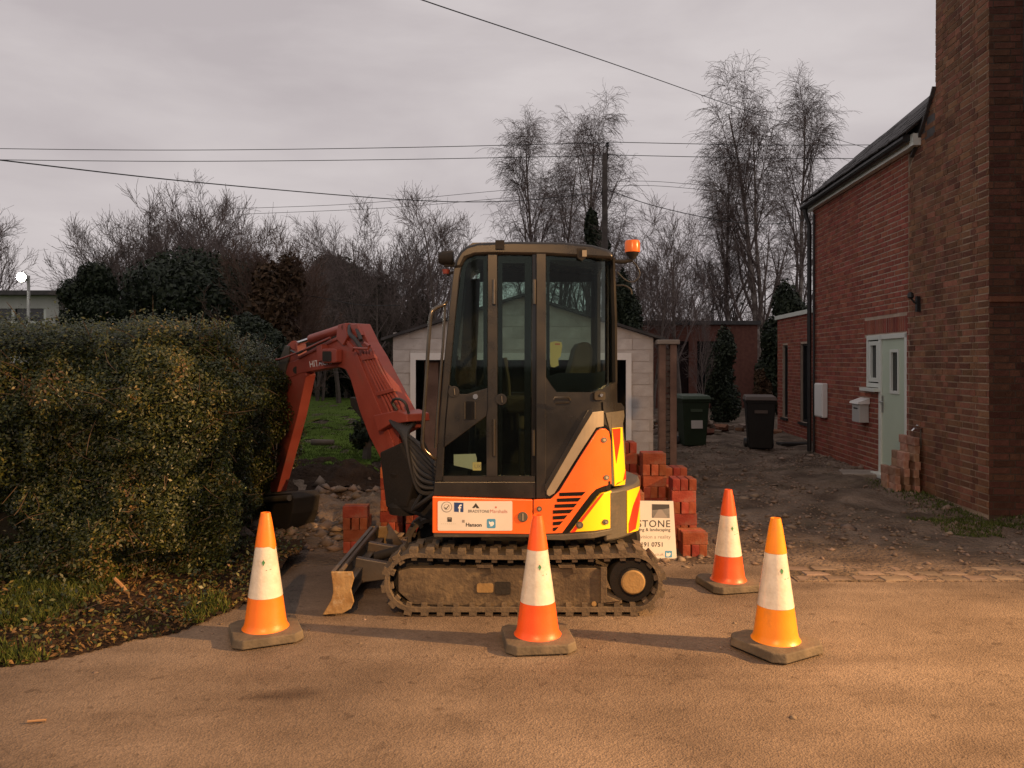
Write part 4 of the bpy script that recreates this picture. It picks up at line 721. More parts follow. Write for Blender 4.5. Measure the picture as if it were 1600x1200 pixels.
# beacon
Yb = 5.6; MB().tube([W(952, 408, Yb), W(975, 409, Yb), W(988, 406, Yb)], .016, 8).build('beacon_arm', M['under_dark'], EX, True)
bc = W(988, 405, Yb); MB().lathe([(0, 0), (.022, 0), (.03, .02), (.045, .035), (.048, .05), (0, .05)], bc, n=18).build('beacon_base', M['under_dark'], EX, True); MB().lathe([(0, .05), (.055, .05), (.056, .065), (.056, .118), (.050, .135), (0, .138)], bc, n=22).build('beacon', M['beacon'], EX, True)
MB().tube(bez([W(988, 408, Yb), W(996, 418, Yb), W(999, 430, Yb), W(990, 440, Yb), W(978, 438, Yb), W(964, 425, Yb)], 6), .006, 6).build('beacon_wire', M['cable'], EX, True); MB().tube(bez([W(963, 446, Yb), W(975, 446, Yb), W(985, 452, Yb), W(987, 460, Yb)], 6), .006, 6).build('beacon_wire', M['cable'], EX, True)
# ---- boom, arm and bucket, swung away to the far left
P0 = Vector((-.72, 5.95, 0)); DB = Vector((-.69, .72, 0)).normalized(); NB = Vector((-.72, -.69, 0)).normalized()
def BM(px, py, off):
    r = (px-800)/F; t = (P0.x-r*P0.y)/(r*DB.y-DB.x); p = P0+DB*t; return Vector((p.x, p.y, H-(py-HZ)/F*p.y))+NB*off
def bpan(nm, poly, o0, o1, mat, bevel=.006, parent=EX): return panel(nm, poly, BM, o0, o1, mat, parent, 1000, bevel)
bpan('boom', [(536, 530), (541, 508), (548, 505), (570, 506), (577, 520), (584, 535), (597, 556), (648, 655), (650, 668), (632, 678), (630, 706), (627, 742), (620, 745), (610, 728), (585, 680), (570, 640), (556, 592), (549, 578), (538, 573), (520, 575), (478, 583), (462, 590), (452, 584), (449, 570), (470, 563), (520, 534)], -.055, .055, M['arm_red'])
bpan('boom_edge_rib', [(533, 528), (538, 526), (552, 530), (563, 543), (568, 552), (625, 690), (628, 742), (622, 742), (618, 695), (562, 556), (557, 545), (550, 535), (538, 531), (476, 561), (475, 557)], .055, .068, M['arm_red'], .004)
bpan('boom_foot_cover', [(602, 648), (640, 640), (655, 646), (656, 658), (628, 662), (610, 673)], -.10, .12, M['arm_red'], .008)
bpan('boom_top_bracket', [(538, 530), (541, 508), (553, 505), (556, 527), (549, 540)], .05, .085, M['arm_red']); bpan('boom_top_bracket', [(560, 508), (571, 506), (578, 524), (566, 530)], .05, .085, M['arm_red'])
for i in range(5):
    x0, x1 = 579+i*4.6, 622+i*6.0; MB().tube(bez([BM(x0-3, 546, .07), BM(x0, 552, .08), BM(x0+12, 580, .08), BM(x1-6, 632, .08), BM(x1, 648, .08)], 4), .0115, 6).build('hydraulic_pipe', M['arm_red'], EX, True)
bpan('pipe_clamp', [(578, 556), (600, 554), (602, 560), (581, 563)], .07, .10, M['arm_red'], .003); bpan('pipe_clamp', [(602, 612), (630, 606), (632, 611), (605, 618)], .07, .10, M['arm_red'], .003)
MB().tube([BM(571, 548, .12), BM(576, 544, .14), BM(590, 545, .14), BM(598, 545, .14), BM(600, 541, .14), BM(589, 536, .12)], .011, 8).build('light_guard', M['arm_red'], EX, True)
wl2 = bpan('boom_work_light', rpoly(521, 545, 544, 567, 3), .06, .12, M['arm_red']); bpan('light_lens', rpoly(523, 549, 537, 565, 2), .12, .124, M['lens'], 0, wl2); bpan('light_bracket', [(513, 541), (521, 538), (522, 563), (514, 566)], .05, .12, M['arm_red'], .003)
decal_text('HITACHI', 492.5, 574, 9.5, BM, .0560, M['ink_white'], EX, bold=.12, ang=-9, wscale=.66)
MB().tube([BM(489, 529.5, .02), BM(541, 513, .02)], .040, 14).build('arm_cylinder', M['arm_red'], EX, True); MB().tube([BM(464, 538, .02), BM(492, 528.6, .02)], .021, 10).build('arm_cylinder_rod', M['chrome'], EX, True)
MB().lathe([(0, -.085), (.045, -.085), (.045, .085), (0, .085)], BM(545, 512, .0), 'Y', 14).build('cylinder_pin', M['under_dark'], EX, True); MB().lathe([(0, -.08), (.04, -.08), (.04, .08), (0, .08)], BM(463, 539, .0), 'Y', 14).build('cylinder_pin', M['arm_red'], EX, True)
MB().tube(bez([BM(556, 510, .06), BM(566, 522, .12), BM(575, 530, .13), BM(584, 545, .12)], 5), .018, 8).build('hose', M['cable'], EX, True); MB().tube(bez([BM(560, 508, .03), BM(572, 518, .08), BM(580, 532, .1)], 5), .018, 8).build('hose', M['cable'], EX, True)
MB().tube(bez([BM(470, 548, .10), BM(485, 552, .13), BM(500, 544, .12), BM(530, 530, .11)], 5), .012, 6).build('hose', M['cable'], EX, True); MB().tube(bez([BM(449, 562, .12), BM(462, 560, .14), BM(490, 549, .13), BM(535, 528, .12)], 5), .009, 6).build('hose', M['arm_red'], EX, True)
bpan('dipper_arm', [(436, 602), (441, 580), (449, 560), (455, 540), (463, 533), (471, 537), (473, 556), (482, 575), (486, 586), (472, 650), (451, 727), (440, 768), (430, 768), (428, 720), (440, 650), (438, 620)], -.05, .05, M['arm_red'])
bpan('dipper_plate', [(449, 556), (456, 540), (463, 541), (461, 560), (453, 590), (444, 612), (437, 608), (440, 590)], .05, .07, M['rubber_grey'], .004)
MB().lathe([(0, -.08), (.035, -.08), (.035, .08), (0, .08)], BM(467, 578, .0), 'Y', 14).build('dipper_pin', M['under_dark'], EX, True)
MB().tube([BM(447, 612, .05), BM(440, 690, .05)], .028, 12).build('bucket_cylinder', M['arm_red'], EX, True); MB().tube([BM(440, 690, .05), BM(436, 745, .05)], .018, 8).build('bucket_cylinder_rod', M['chrome'], EX, True)
MB().tube([BM(561, 594, .0), BM(584, 648, .0)], .020, 10).build('boom_cylinder_rod', M['chrome'], EX, True); MB().tube([BM(584, 648, .0), BM(622, 738, .0)], .042, 12).build('boom_cylinder', M['arm_red'], EX, True); MB().tube([BM(566, 592, .04), BM(588, 646, .04)], .010, 8).build('boom_cylinder_line', M['chrome'], EX, True)
bpan('rod_guard', [(554, 620), (562, 622), (580, 648), (584, 660), (574, 656), (556, 634)], -.05, .05, M['under_dark'], .004)
bk_ = [(430, 770), (472, 768), (477, 776), (474, 800), (462, 838), (440, 846), (424, 830), (424, 785)]
bpan('bucket', bk_, -.16, .12, M['under_dark'], .012); MB().tube([BM(438, 778, .14), BM(474, 775, .14)], .030, 10).build('bucket_lip', M['rubber_grey'], EX, True)
for i in range(4): bpan('bucket_tooth', [(430, 838), (440, 846), (434, 858), (426, 850)], -.2+i*.12, -.15+i*.12, M['under_dark'], .003)
# swing post and hose loops between boom and cab
sp = MB(); sp.prism([Vector((-.50, 5.62, .45)), Vector((-.50, 6.10, .45)), Vector((-.98, 6.28, .52)), Vector((-.92, 5.98, .52))], [Vector((-.50, 5.62, .62)), Vector((-.50, 6.10, .62)), Vector((-.98, 6.28, .60)), Vector((-.92, 5.98, .60))]); sp.build('swing_bracket', M['under_dark'], EX, bevel=.02)
MB().lathe([(0, 0), (.13, 0), (.14, .06), (.11, .1), (.11, .26), (.13, .32), (0, .34)], (-.84, 6.07, .46), n=18).build('swing_post', M['under_dark'], EX, True)
MB().prism([BM(x, y, -.12) for x, y in ((612, 705), (645, 690), (668, 740), (655, 790), (622, 790))], [BM(x, y, .12) for x, y in ((612, 705), (645, 690), (668, 740), (655, 790), (622, 790))]).build('boom_mount', M['under_dark'], EX, bevel=.015)
rd = random.Random(5)
for i in range(8):
    a = i*.018; MB().tube(bez([BM(626+i*3, 655, .10-a), BM(648+i*2, 668+i*2, .16), BM(672, 690+i*10, .12), (-.56, 5.55+i*.03, .92-i*.035), (-.46, 5.6+i*.03, .82-i*.02)], 6), .017, 7).build('hose', M['cable'], EX, True)
for i in range(4): MB().tube(bez([(-.52, 5.32+i*.05, .75), (-.66, 5.42+i*.05, .64-i*.02), (-.72, 5.6+i*.06, .58), (-.68, 5.85, .66)], 6), .016, 7).build('hose', M['cable'], EX, True)
MB().tube(bez([BM(640, 640, .12), BM(636, 628, .14), BM(644, 622, .15), BM(654, 628, .13), BM(655, 645, .1)], 5), .011, 7).build('hose', M['cable'], EX, True)

# ================================================================== traffic cones
def cone_mat(nm, c1, c2): return pm(nm, c1, c2, 6, .38, .08, 90, dirt=(c1[0]*.42, c1[1]*.5+.03, .03), dscale=7, dramp=(.54, .85), rvar=.08)
M['cone_a'] = cone_mat('cone_a', (.82, .19, .015), (.90, .22, .02)); M['cone_b'] = cone_mat('cone_b', (.85, .10, .012), (.92, .125, .018)); M['cone_c'] = cone_mat('cone_c', (.80, .25, .010), (.88, .29, .012)); M['cone_d'] = cone_mat('cone_d', (.62, .085, .018), (.72, .105, .025))
M['sleeve'] = pm('sleeve', (.60, .57, .50), (.72, .68, .60), 14, .2, .5, 30, dirt=(.36, .31, .23), dscale=5, dramp=(.5, .8), bdist=.006, coat=.4)
M['cone_base'] = pm('cone_base', (.075, .062, .044), (.125, .105, .075), 7, .85, .5, 50, dirt=(.16, .125, .085), dscale=5)
M['label_green'] = pm('label_green', (.05, .20, .08), None, 4, .5)
def cone(px, py, rot, sc, cm, label, top2=None, tilt=0):
    p = G(px, py); c = thing('traffic_cone', label, 'traffic cone', (p.x, p.y, .0), 'traffic cones set round the excavator')
    w_ = .208; ch = .055; o8 = [(-w_+ch, -w_), (w_-ch, -w_), (w_, -w_+ch), (w_, w_-ch), (w_-ch, w_), (-w_+ch, w_), (-w_, w_-ch), (-w_, -w_+ch)]
    bs = MB(); V = lambda x, y, z: p+Vector((x, y, z)); bs.prism([V(x, y, .0) for x, y in o8], [V(x*.96, y*.96, .050) for x, y in o8]); bs.build('base', M['cone_base'], c, bevel=.007)
    rz = lambda z: .128+(.029-.128)*(z-.05)/.70
    pr = [(rz(.05)+.012, .05), (rz(.065)+.004, .062), (rz(.09), .09), (rz(.245)+.001, .245)]; MB().lathe(pr+[(rz(.245)-.006, .245)], p, n=36).build('lower_body', cm, c, True)
    MB().lathe([(rz(.245)-.004, .2455), (rz(.247)+.003, .2455), (rz(.55)+.003, .55), (rz(.55)-.004, .55)], p, n=36).build('reflective_sleeve', M['sleeve'], c, True)
    tp = MB(); n = 36; vs = []; rng_ = random.Random(px)
    for j in range(n):
        a = 2*math.pi*j/n; zz = .551-(.022*max(0, math.sin(a*2.5+px))**3+.004*rng_.random() if top2 else 0); vs.append(p+Vector((math.cos(a)*(rz(zz)+.0045), math.sin(a)*(rz(zz)+.0045), zz)))
    for r_, z in ((rz(.60)+.004, .60), (rz(.705)+.002, .705), (rz(.72), .722), (rz(.74)-.002, .748), (rz(.74)-.009, .748), (rz(.74)-.010, .70)):
        for j in range(n): a = 2*math.pi*j/n; vs.append(p+Vector((math.cos(a)*r_, math.sin(a)*r_, z)))
    fs = [(i*n+j, i*n+(j+1) % n, (i+1)*n+(j+1) % n, (i+1)*n+j) for i in range(6) for j in range(n)]+[list(range(6*n, 7*n))]
    tp.add(vs, fs).build('top', cm, c, True)
    a0 = -math.pi/2+.12-R(rot); z = .46
    def on(a, z, o): r_ = rz(z)+o; return p+Vector((math.cos(a)*r_, math.sin(a)*r_, z))
    lb = MB(); lb.add([on(a0-.11, z, .0045), on(a0+.02, z-.020, .0045), on(a0+.16, z, .0045), on(a0+.02, z+.016, .0045)], [(0, 1, 2, 3)]); lb.build('label', M['label_green'], c)
    lb = MB(); lb.add([on(a0+.2, .412, .0042), on(a0+.62, .416, .0042), on(a0+.62, .419, .0042), on(a0+.2, .415, .0042)], [(0, 1, 2, 3)]); lb.build('scuff', M['ink'], c)
    c.scale = (sc, sc, sc); c.rotation_euler = (0, 0, R(rot)); return c
cone(415, 992, 24, .99, M['cone_a'], 'orange and white traffic cone with torn sleeve edge beside the hedge', True)
cone(840, 1003, 6, 1.0, M['cone_b'], 'bright orange and white cone in front of the excavator track')
cone(1212, 1011, 30, 1.0, M['cone_c'], 'amber orange and white cone standing alone on the open road')
cone(1138, 915, 12, .95, M['cone_d'], 'dull red and white cone near the brick stack and sign board')

# ================================================================== loose brick stacks, sign, bins
bme = MB().box(-.1075, .1075, -.0325, .0325, 0, .1025).mesh('loose_brick', M['brick_red'])
bm = bmesh.new(); bm.from_mesh(bme); bmesh.ops.bevel(bm, geom=bm.edges[:], offset=.004, segments=1, affect='EDGES'); bm.to_mesh(bme); bm.free()
rd = random.Random(21)
def stack(x, y, n, label, group, topn=3, z0=None):
    z = z0 if z0 is not None else float(ground_z(np.array([x]), np.array([y]))[0])-.01; s0 = rd.random() < .5
    for l in range(n):
        for k in range(3 if l < n-1 else topn):
            o = bpy.data.objects.new('loose_brick', bme); COL.objects.link(o); j = lambda s: rd.uniform(-s, s)
            if (l+s0) % 2: o.location = (x+j(.006), y+(k-1)*.0715+j(.003), z); o.rotation_euler = (0, 0, j(.03))
            else: o.location = (x+(k-1)*.0715+j(.003), y+j(.006), z); o.rotation_euler = (0, 0, math.pi/2+j(.03))
            nw = ('one', 'two', 'three', 'four', 'five', 'six', 'seven', 'eight', 'nine')[n-1]; tag(o, label % (('top brick' if l == n-1 else 'brick'), nw), 'brick', group)
        z += .1028
Lr, Gr = 'new red %s of a stack %s courses high behind the sign board', 'bricks stacked behind the sign'
for x, y, n, t in ((1.535, 6.93, 6, 3), (1.30, 6.90, 4, 2), (1.31, 7.16, 8, 3), (1.07, 7.13, 6, 3), (1.55, 7.18, 5, 2), (1.08, 7.40, 9, 3), (1.32, 7.42, 8, 2), (.83, 7.40, 9, 2), (.83, 7.14, 5, 3), (1.565, 6.66, 2, 3), (1.57, 7.43, 7, 3), (1.06, 6.88, 5, 3)): stack(x, y, n, Lr, Gr, t)
Ll, Gl = 'new red %s of a stack %s courses high beyond the boom', 'bricks stacked beyond the boom'
for x, y, n, t in ((-1.12, 7.25, 8, 3), (-.88, 7.22, 6, 3), (-.64, 7.2, 5, 2), (-.40, 7.2, 4, 3)): stack(x, y, n, Ll, Gl, t)
stack(-1.365, 6.78, 4, 'new red %s of the lone stack %s courses high by the dozer blade', 'bricks in the lone low stack', 2)
# reclaimed pale bricks by the old wall
bmp = bme.copy(); bmp.name = 'reclaimed_brick'; bmp.materials.clear(); bmp.materials.append(M['brick_pale'])
for c_ in range(3):
    for l in range(7-c_*2):
        for k in range(2):
            o = bpy.data.objects.new('reclaimed_brick', bmp); COL.objects.link(o); b0 = A0+U*u_of(9.86+k*.22)+NR*(.10+c_*.118)
            o.location = b0+Vector((rd.uniform(-.012, .012), rd.uniform(-.01, .01), float(ground_z(np.array([b0.x]), np.array([b0.y]))[0])-.008+l*.1028)); o.rotation_euler = (0, 0, math.atan2(U.y, U.x)+rd.uniform(-.06, .06)); tag(o, 'pale reclaimed brick piled against the old wall beside the door', 'brick', 'reclaimed bricks by the door')
tp = thing('garden_tap', 'small metal tap on the wall above the pale bricks', 'tap', A0+U*u_of(9.83)+Vector((0, 0, .78))); p0 = A0+U*u_of(9.83)+Vector((0, 0, .80))
MB().tube([p0, p0+NR*.10, p0+NR*.13+Vector((0, 0, -.03))], .012, 8).build('spout', M['chrome'], tp, True); MB().tube([p0+NR*.06+U*-.03+Vector((0, 0, .04)), p0+NR*.06+U*.03+Vector((0, 0, .04))], .007, 6).build('tap_handle', M['chrome'], tp); MB().tube([p0+NR*.02, p0+NR*.02+Vector((0, 0, -.25))], .009, 6).build('pipe', M['rubber_grey'], tp)
# sign board leaning on the bricks
sg = thing('sign_board', 'white printed advertising board leaning against the stacked bricks', 'sign', (1.0, 6.5, 0))
def SM(px, py, off): k = .33; a_ = (py-HZ)/F; return W(px, py, (6.49+k*H)/(1+k*a_))+Vector((0, -off, 0))
bd = panel('board', [(905, 781.5), (1052, 783), (1057.5, 874), (905, 871)], SM, -.006, 0, M['sticker'], sg, 1000)
ph = [(1018.5, 787.5), (1046, 788), (1046.5, 809.5), (1018.5, 809)]; panel('printed_picture', ph, SM, .0, .001, pm('photo_print', (.04, .04, .04), (.25, .25, .24), 9, .4), bd, 1000)
panel('picture_path', [(1029, 796), (1034, 796), (1043, 809), (1021, 809)], SM, .001, .0016, M['ink_grey'], bd, 1000); panel('picture_hedge', [(1019, 788), (1046, 788.5), (1046, 794), (1033, 796), (1019, 797)], SM, .001, .0014, M['ink'], bd, 1000)
decal_text('STONE', 1047.5, 823.5, 10.5, SM, .001, M['ink'], bd, bold=.12, align='RIGHT', space=1.12, ang=.3); decal_text('paving & landscaping', 1047.5, 830, 4.9, SM, .001, M['ink'], bd, bold=.08, align='RIGHT', ang=.3)
decal_text('vision a reality', 1048, 841.5, 5.6, SM, .001, M['ink_grey'], bd, align='RIGHT', ang=.3); decal_text('0 191 0751', 1037, 854, 6.6, SM, .001, M['ink'], bd, bold=.2, align='RIGHT', ang=.3)
panel('emblem', rpoly(1039, 860.5, 1050, 871, 1), SM, .0, .001, M['ink_sky'], bd, 1000); panel('emblem_bird', [(1041, 863), (1044, 865), (1046, 863.5), (1048, 864.5), (1047, 868), (1044, 869.5), (1041, 869)], SM, .001, .0016, M['ink_white'], bd, 1000); decal_text('stone.co.uk', 1037, 868, 4.3, SM, .001, M['ink_grey'], bd, align='RIGHT')
# wheelie bins
def bin_(px, py, rot, cm, lm, label, mark):
    p = G(px, py); p.z = float(ground_z(np.array([p.x]), np.array([p.y]))[0]); b = thing('wheelie_bin', label, 'wheelie bin', p)
    V = lambda x, y, z: p+Vector((x, y, z)); ring = lambda hx, hy, z, dy=0: [V(-hx, -hy+dy, z), V(hx, -hy+dy, z), V(hx, hy+dy, z), V(-hx, hy+dy, z)]
    bo = MB(); bo.prism(ring(.215, .20, .03), ring(.27, .29, .95, .03)); bo.build('body', cm, b, bevel=.02)
    MB().prism(ring(.285, .305, .90, .03), ring(.29, .31, .955, .03)).build('rim', cm, b, bevel=.006)
    MB().prism(ring(.30, .33, .957, .02), [V(-.27, -.27, 1.03), V(.27, -.27, 1.03), V(.27, .33, 1.05), V(-.27, .33, 1.05)]).build('lid', lm, b, bevel=.015)
    MB().tube([V(-.25, .37, 1.0), V(.25, .37, 1.0)], .017, 8).build('handle', cm, b)
    for s in (-1, 1): MB().lathe([(0, -.03), (.07, -.03), (.10, -.022), (.10, .022), (.07, .03), (0, .03)], V(s*.25, .20, .10), 'X', 18).build('wheel', M['black_plastic'], b, True)
    MB().tube([V(-.24, .20, .1), V(.24, .20, .1)], .012, 6).build('axle', M['black_plastic'], b)
    f = MB(); f.box(-.12, .12, -.003, .0, -.03, .03, Matrix.Translation(V(0, -.267, .74)) @ Matrix.Rotation(R(-4), 4, 'X')); f.build('crest', lm, b)
    if mark: MB().box(-.12, .11, -.004, .0, -.08, .08, Matrix.Translation(V(.02, -.244, .46)) @ Matrix.Rotation(R(-4), 4, 'X')).build('notice', M['grey_box'], b)
    b.rotation_euler = (0, 0, R(rot)); return b
M['bin_green'] = pm('bin_green', (.008, .020, .009), (.012, .026, .012), 4, .55, spec=.3); M['bin_black'] = pm('bin_black', (.007, .0065, .006), (.011, .010, .009), 4, .55, spec=.3); M['bin_lid_b'] = pm('bin_lid_b', (.06, .042, .032), (.08, .055, .042), 5, .6); M['bin_lid_g'] = pm('bin_lid_g', (.022, .045, .022), (.03, .055, .03), 5, .5)
bin_(1082, 694, 4, M['bin_green'], M['bin_lid_g'], 'dark green wheelie bin with a white notice near the post', True); bin_(1187, 699, -12, M['bin_black'], M['bin_lid_b'], 'black wheelie bin with brown lid near the annexe wall', False)
sl_ = G(1357, 742); o = MB().prism([sl_+Vector((x, y, -.01)) for x, y in ((-.45, -.2), (.35, -.32), (.45, .22), (-.32, .28))], [sl_+Vector((x, y, .045)) for x, y in ((-.45, -.2), (.35, -.32), (.45, .22), (-.32, .28))]).build('paving_slab', M['concrete'], bevel=.01); tag(o, 'single worn paving slab lying before the pale door', 'paving slab')
d_ = G(1240, 694); o = MB(); o.box(-.3, .3, -.16, .16, -.02, .03, Matrix.Translation(d_)); o.box(-.24, .24, -.11, .11, .03, .036, Matrix.Translation(d_)); tag(o.build('drain_cover', M['under_dark']), 'dark drain cover in the dirt by the annexe', 'drain cover')
# ================================================================== trees
def tree_data(seed, h, spread, r0, n1, n2, n3, n4, up=.5, droop=0.0, first=.2, twl=.6, stems=1, lean=0.0, sway=.16, fan=(.45, .95)):
    rd = random.Random(seed); T = MB(); C = MB()
    def grow(mb, p, d, ln, r, lev, segs, bend, pull):
        pts = [p.copy()]; rs = [r]; dirs = [d.copy()]
        for i in range(segs):
            d = (d+Vector((rd.gauss(0, bend), rd.gauss(0, bend), rd.gauss(0, bend)+pull))).normalized(); p = p+d*(ln/segs); pts.append(p.copy()); rs.append(max(r*(1-.85*(i+1)/segs), .0048)); dirs.append(d.copy())
        mb.tube(pts, rs, (7, 5, 4, 3, 3)[lev], False); return pts, rs, dirs
    def kid(pts, rs, dirs, t): i = min(int(t*(len(pts)-1)), len(pts)-2); f = t*(len(pts)-1)-i; return pts[i].lerp(pts[i+1], f), rs[i]*(1-f)+rs[i+1]*f, dirs[i]
    def side(d, ang): a = d.orthogonal().normalized(); a.rotate(Matrix.Rotation(rd.uniform(0, 6.283), 3, d)); return (d*math.cos(ang)+a*math.sin(ang)).normalized()
    for s in range(stems):
        b = Vector((rd.uniform(-.2, .2), rd.uniform(-.2, .2), -.15)) if stems > 1 else Vector((0, 0, -.15)); d0 = Vector((rd.gauss(0, sway)*(stems > 1)+lean, rd.gauss(0, sway)*(stems > 1), 1)).normalized()
        h_ = h*(1 if s == 0 else rd.uniform(.7, .95)); tp = grow(T, b, d0, h_, r0*(1 if s == 0 else .8), 0, 11, .028, .03)
        for i in range(n1//stems):
            t = first+(1-first)*(i+rd.random())/(n1//stems)*.97; p, r, d = kid(*tp, t); l1 = spread*rd.uniform(.7, 1.2)*(1-.62*t)*1.25
            b1 = grow(C, p, side(d, rd.uniform(*fan)), l1, max(r*.55, .012), 1, 8, .055, .10*up)
            for k in range(n2):
                t2 = .2+.8*(k+rd.random())/n2; p2, r2, d2 = kid(*b1, min(t2, .99)); l2 = l1*rd.uniform(.3, .55)*(1.15-.5*t2)
                b2 = grow(C, p2, side(d2, rd.uniform(.4, .9)), l2, max(r2*.6, .007), 2, 5, .09, .10*up-.08*droop)
                for m in range(n3):
                    p3, r3, d3 = kid(*b2, min(.15+.85*(m+rd.random())/n3, .99)); b3 = grow(C, p3, side(d3, rd.uniform(.3, .9)), twl*rd.uniform(.6, 1.3), max(r3*.6, .0060), 3, 4, .09, .10*up-.42*droop)
                    for q in range(n4):
                        p4, r4, d4 = kid(*b3, min(.1+.9*(q+rd.random())/n4, .99)); grow(C, p4, side(d4, rd.uniform(.3, .8)), twl*rd.uniform(.35, .85), .0052, 4, 3, .10, .05*up-.5*droop)
    return T, C
PROTO = {}
def proto(key, tm, cm, **kw):
    T, C = tree_data(**kw); zs = sorted(v[2] for v in C.v+T.v); PROTO[key] = (T.mesh('trunk', tm, smooth=True), C.mesh('crown', cm), zs[int(len(zs)*.9985)])
proto('birch_a', M['bark_birch'], M['twig'], seed=1, h=12, spread=4.6, r0=.17, n1=22, n2=8, n3=6, n4=5, up=1.15, droop=.75, first=.14, twl=.75, sway=.05, fan=(.3, .6))
proto('birch_b', M['bark_birch'], M['twig'], seed=2, h=12, spread=4.2, r0=.16, n1=26, n2=8, n3=6, n4=5, up=1.3, droop=.8, first=.14, twl=.78, stems=2, sway=.05, fan=(.3, .6))
proto('birch_c', M['bark_birch'], M['twig'], seed=8, h=12, spread=4.4, r0=.16, n1=22, n2=8, n3=6, n4=5, up=1.2, droop=.7, first=.15, twl=.75, sway=.05, fan=(.3, .6))
proto('bare_a', M['bark'], M['twig'], seed=3, h=7, spread=3.2, r0=.12, n1=18, n2=7, n3=5, n4=3, up=.9, droop=0, first=.22, twl=.5)
proto('bare_b', M['bark'], M['twig'], seed=4, h=7, spread=3.0, r0=.10, n1=21, n2=7, n3=5, n4=3, up=.7, droop=.1, first=.12, twl=.55, stems=3)
proto('bare_c', M['bark'], M['twig'], seed=5, h=6, spread=3.0, r0=.07, n1=25, n2=7, n3=5, n4=3, up=.9, droop=.0, first=.06, twl=.5, stems=5)
proto('brown_a', M['twig_brown'], M['twig_brown'], seed=6, h=5, spread=2.2, r0=.05, n1=25, n2=7, n3=5, n4=4, up=.8, droop=.0, first=.05, twl=.42, stems=5)
def tree(key, px, top, Y, label, name='bare_tree', group=None, rot=0, sx=1.0, base=0.0):
    tm, cm, h0 = PROTO[key]; x = (px-800)/F*Y; z = H-(top-HZ)/F*Y; s = (z-base)/h0/1.0
    t = thing(name, label, 'tree', (x, Y, base), group)
    for nm, me in (('trunk', tm), ('crown', cm)): o = bpy.data.objects.new(nm, me); COL.objects.link(o); o.parent = t
    t.scale = (s*sx, s*sx, s); t.rotation_euler = (0, 0, R(rot)); return t
gB = 'tall drooping birches beyond the garage'
tree('birch_a', 918, 133, 30, 'tall bare birch just behind the telegraph pole', 'birch_tree', gB, 20, .98)
tree('birch_c', 838, 165, 31, 'slimmer bare birch rising behind the excavator cab roof', 'birch_tree', gB, 100, .95)
tree('birch_b', 872, 215, 33, 'shorter bare birch standing between the two birches behind the cab', 'birch_tree', gB, 10, .9)
tree('birch_b', 1190, 100, 30, 'tallest bare birch with several stems behind the flat roofed annexe', 'birch_tree', gB, 200, 1.0)
tree('birch_c', 1245, 120, 32, 'bare birch drooping close to the slate roof corner', 'birch_tree', gB, 250, .85)
tree('birch_a', 1140, 172, 31, 'bare birch with a pointed crown above the far brick house', 'birch_tree', gB, 310, .8)
gT = 'bare trees along the back of the garden'
tree('bare_a', 690, 285, 26, 'bare spreading tree just left of the excavator cab', 'bare_tree', gT, 30)
for px, top, Y, k, r_ in ((575, 318, 24, 'bare_b', 0), (530, 340, 26, 'bare_a', 80), (632, 325, 28, 'bare_b', 140), (745, 330, 30, 'bare_b', 220), (655, 355, 32, 'bare_c', 20), (600, 335, 29, 'bare_c', 70), (545, 355, 30, 'bare_c', 190), (500, 365, 28, 'bare_b', 280)):
    tree(k, px, top, Y, {'bare_a': 'single trunked bare', 'bare_b': 'three stemmed bare', 'bare_c': 'many stemmed bushy bare'}[k]+' tree in the line behind the red boom', 'bare_tree', 'bare trees in line behind the boom', r_)
for px, top, Y, k, r_ in ((1012, 315, 25, 'bare_b', 10), (1062, 325, 27, 'bare_a', 90), (1035, 355, 31, 'bare_c', 160), (985, 350, 29, 'bare_b', 250), (1100, 350, 33, 'bare_c', 60)):
    tree(k, px, top, Y, {'bare_a': 'single trunked bare', 'bare_b': 'three stemmed bare', 'bare_c': 'many stemmed bushy bare'}[k]+' tree beyond the garage under the orange beacon', 'bare_tree', 'bare trees beyond the garage', r_)
for i, (px, top, Y, k, r_) in enumerate(((165, 330, 19, 'bare_a', 10), (215, 318, 20, 'bare_b', 70), (262, 300, 19, 'bare_c', 130), (300, 290, 21, 'bare_a', 190), (345, 300, 20, 'bare_c', 250), (385, 335, 19, 'bare_c', 310), (240, 335, 22, 'bare_c', 40), (320, 330, 23, 'bare_c', 100), (190, 345, 21, 'bare_c', 200), (280, 325, 24, 'bare_b', 300), (365, 320, 22, 'bare_b', 20), (410, 345, 21, 'bare_c', 150), (225, 330, 24, 'bare_a', 260))):
    tree(k, px, top, Y, {'bare_a': 'single trunked bare', 'bare_b': 'three stemmed bare', 'bare_c': 'many stemmed bushy bare'}[k]+' tree in the dense thicket behind the hedge', 'bare_tree', 'thicket trees behind the hedge', r_)
for px, top, Y, r_ in ((405, 345, 15, 0), (440, 352, 16, 90), (462, 390, 15, 180)): tree('brown_a', px, top, Y, 'russet twiggy shrub between the thicket and the dark evergreens', 'russet_shrub', 'russet shrubs by the evergreens', r_, .8)
tree('bare_a', -18, 290, 22, 'bare tree at the edge beyond the white floodlight', 'bare_tree', None, 45)
for i in range(26): tree(('bare_b', 'bare_c', 'bare_a')[i % 3], -150+i*74, 430+((i*37) % 50), 52+(i*13) % 9, 'distant bare tree on the far skyline', 'bare_tree', 'distant skyline trees', i*51)
tree('bare_a', 1100, 470, 19.5, 'slender pale trunk leaning beside the rubble heap', 'young_birch', None, 10, .55)
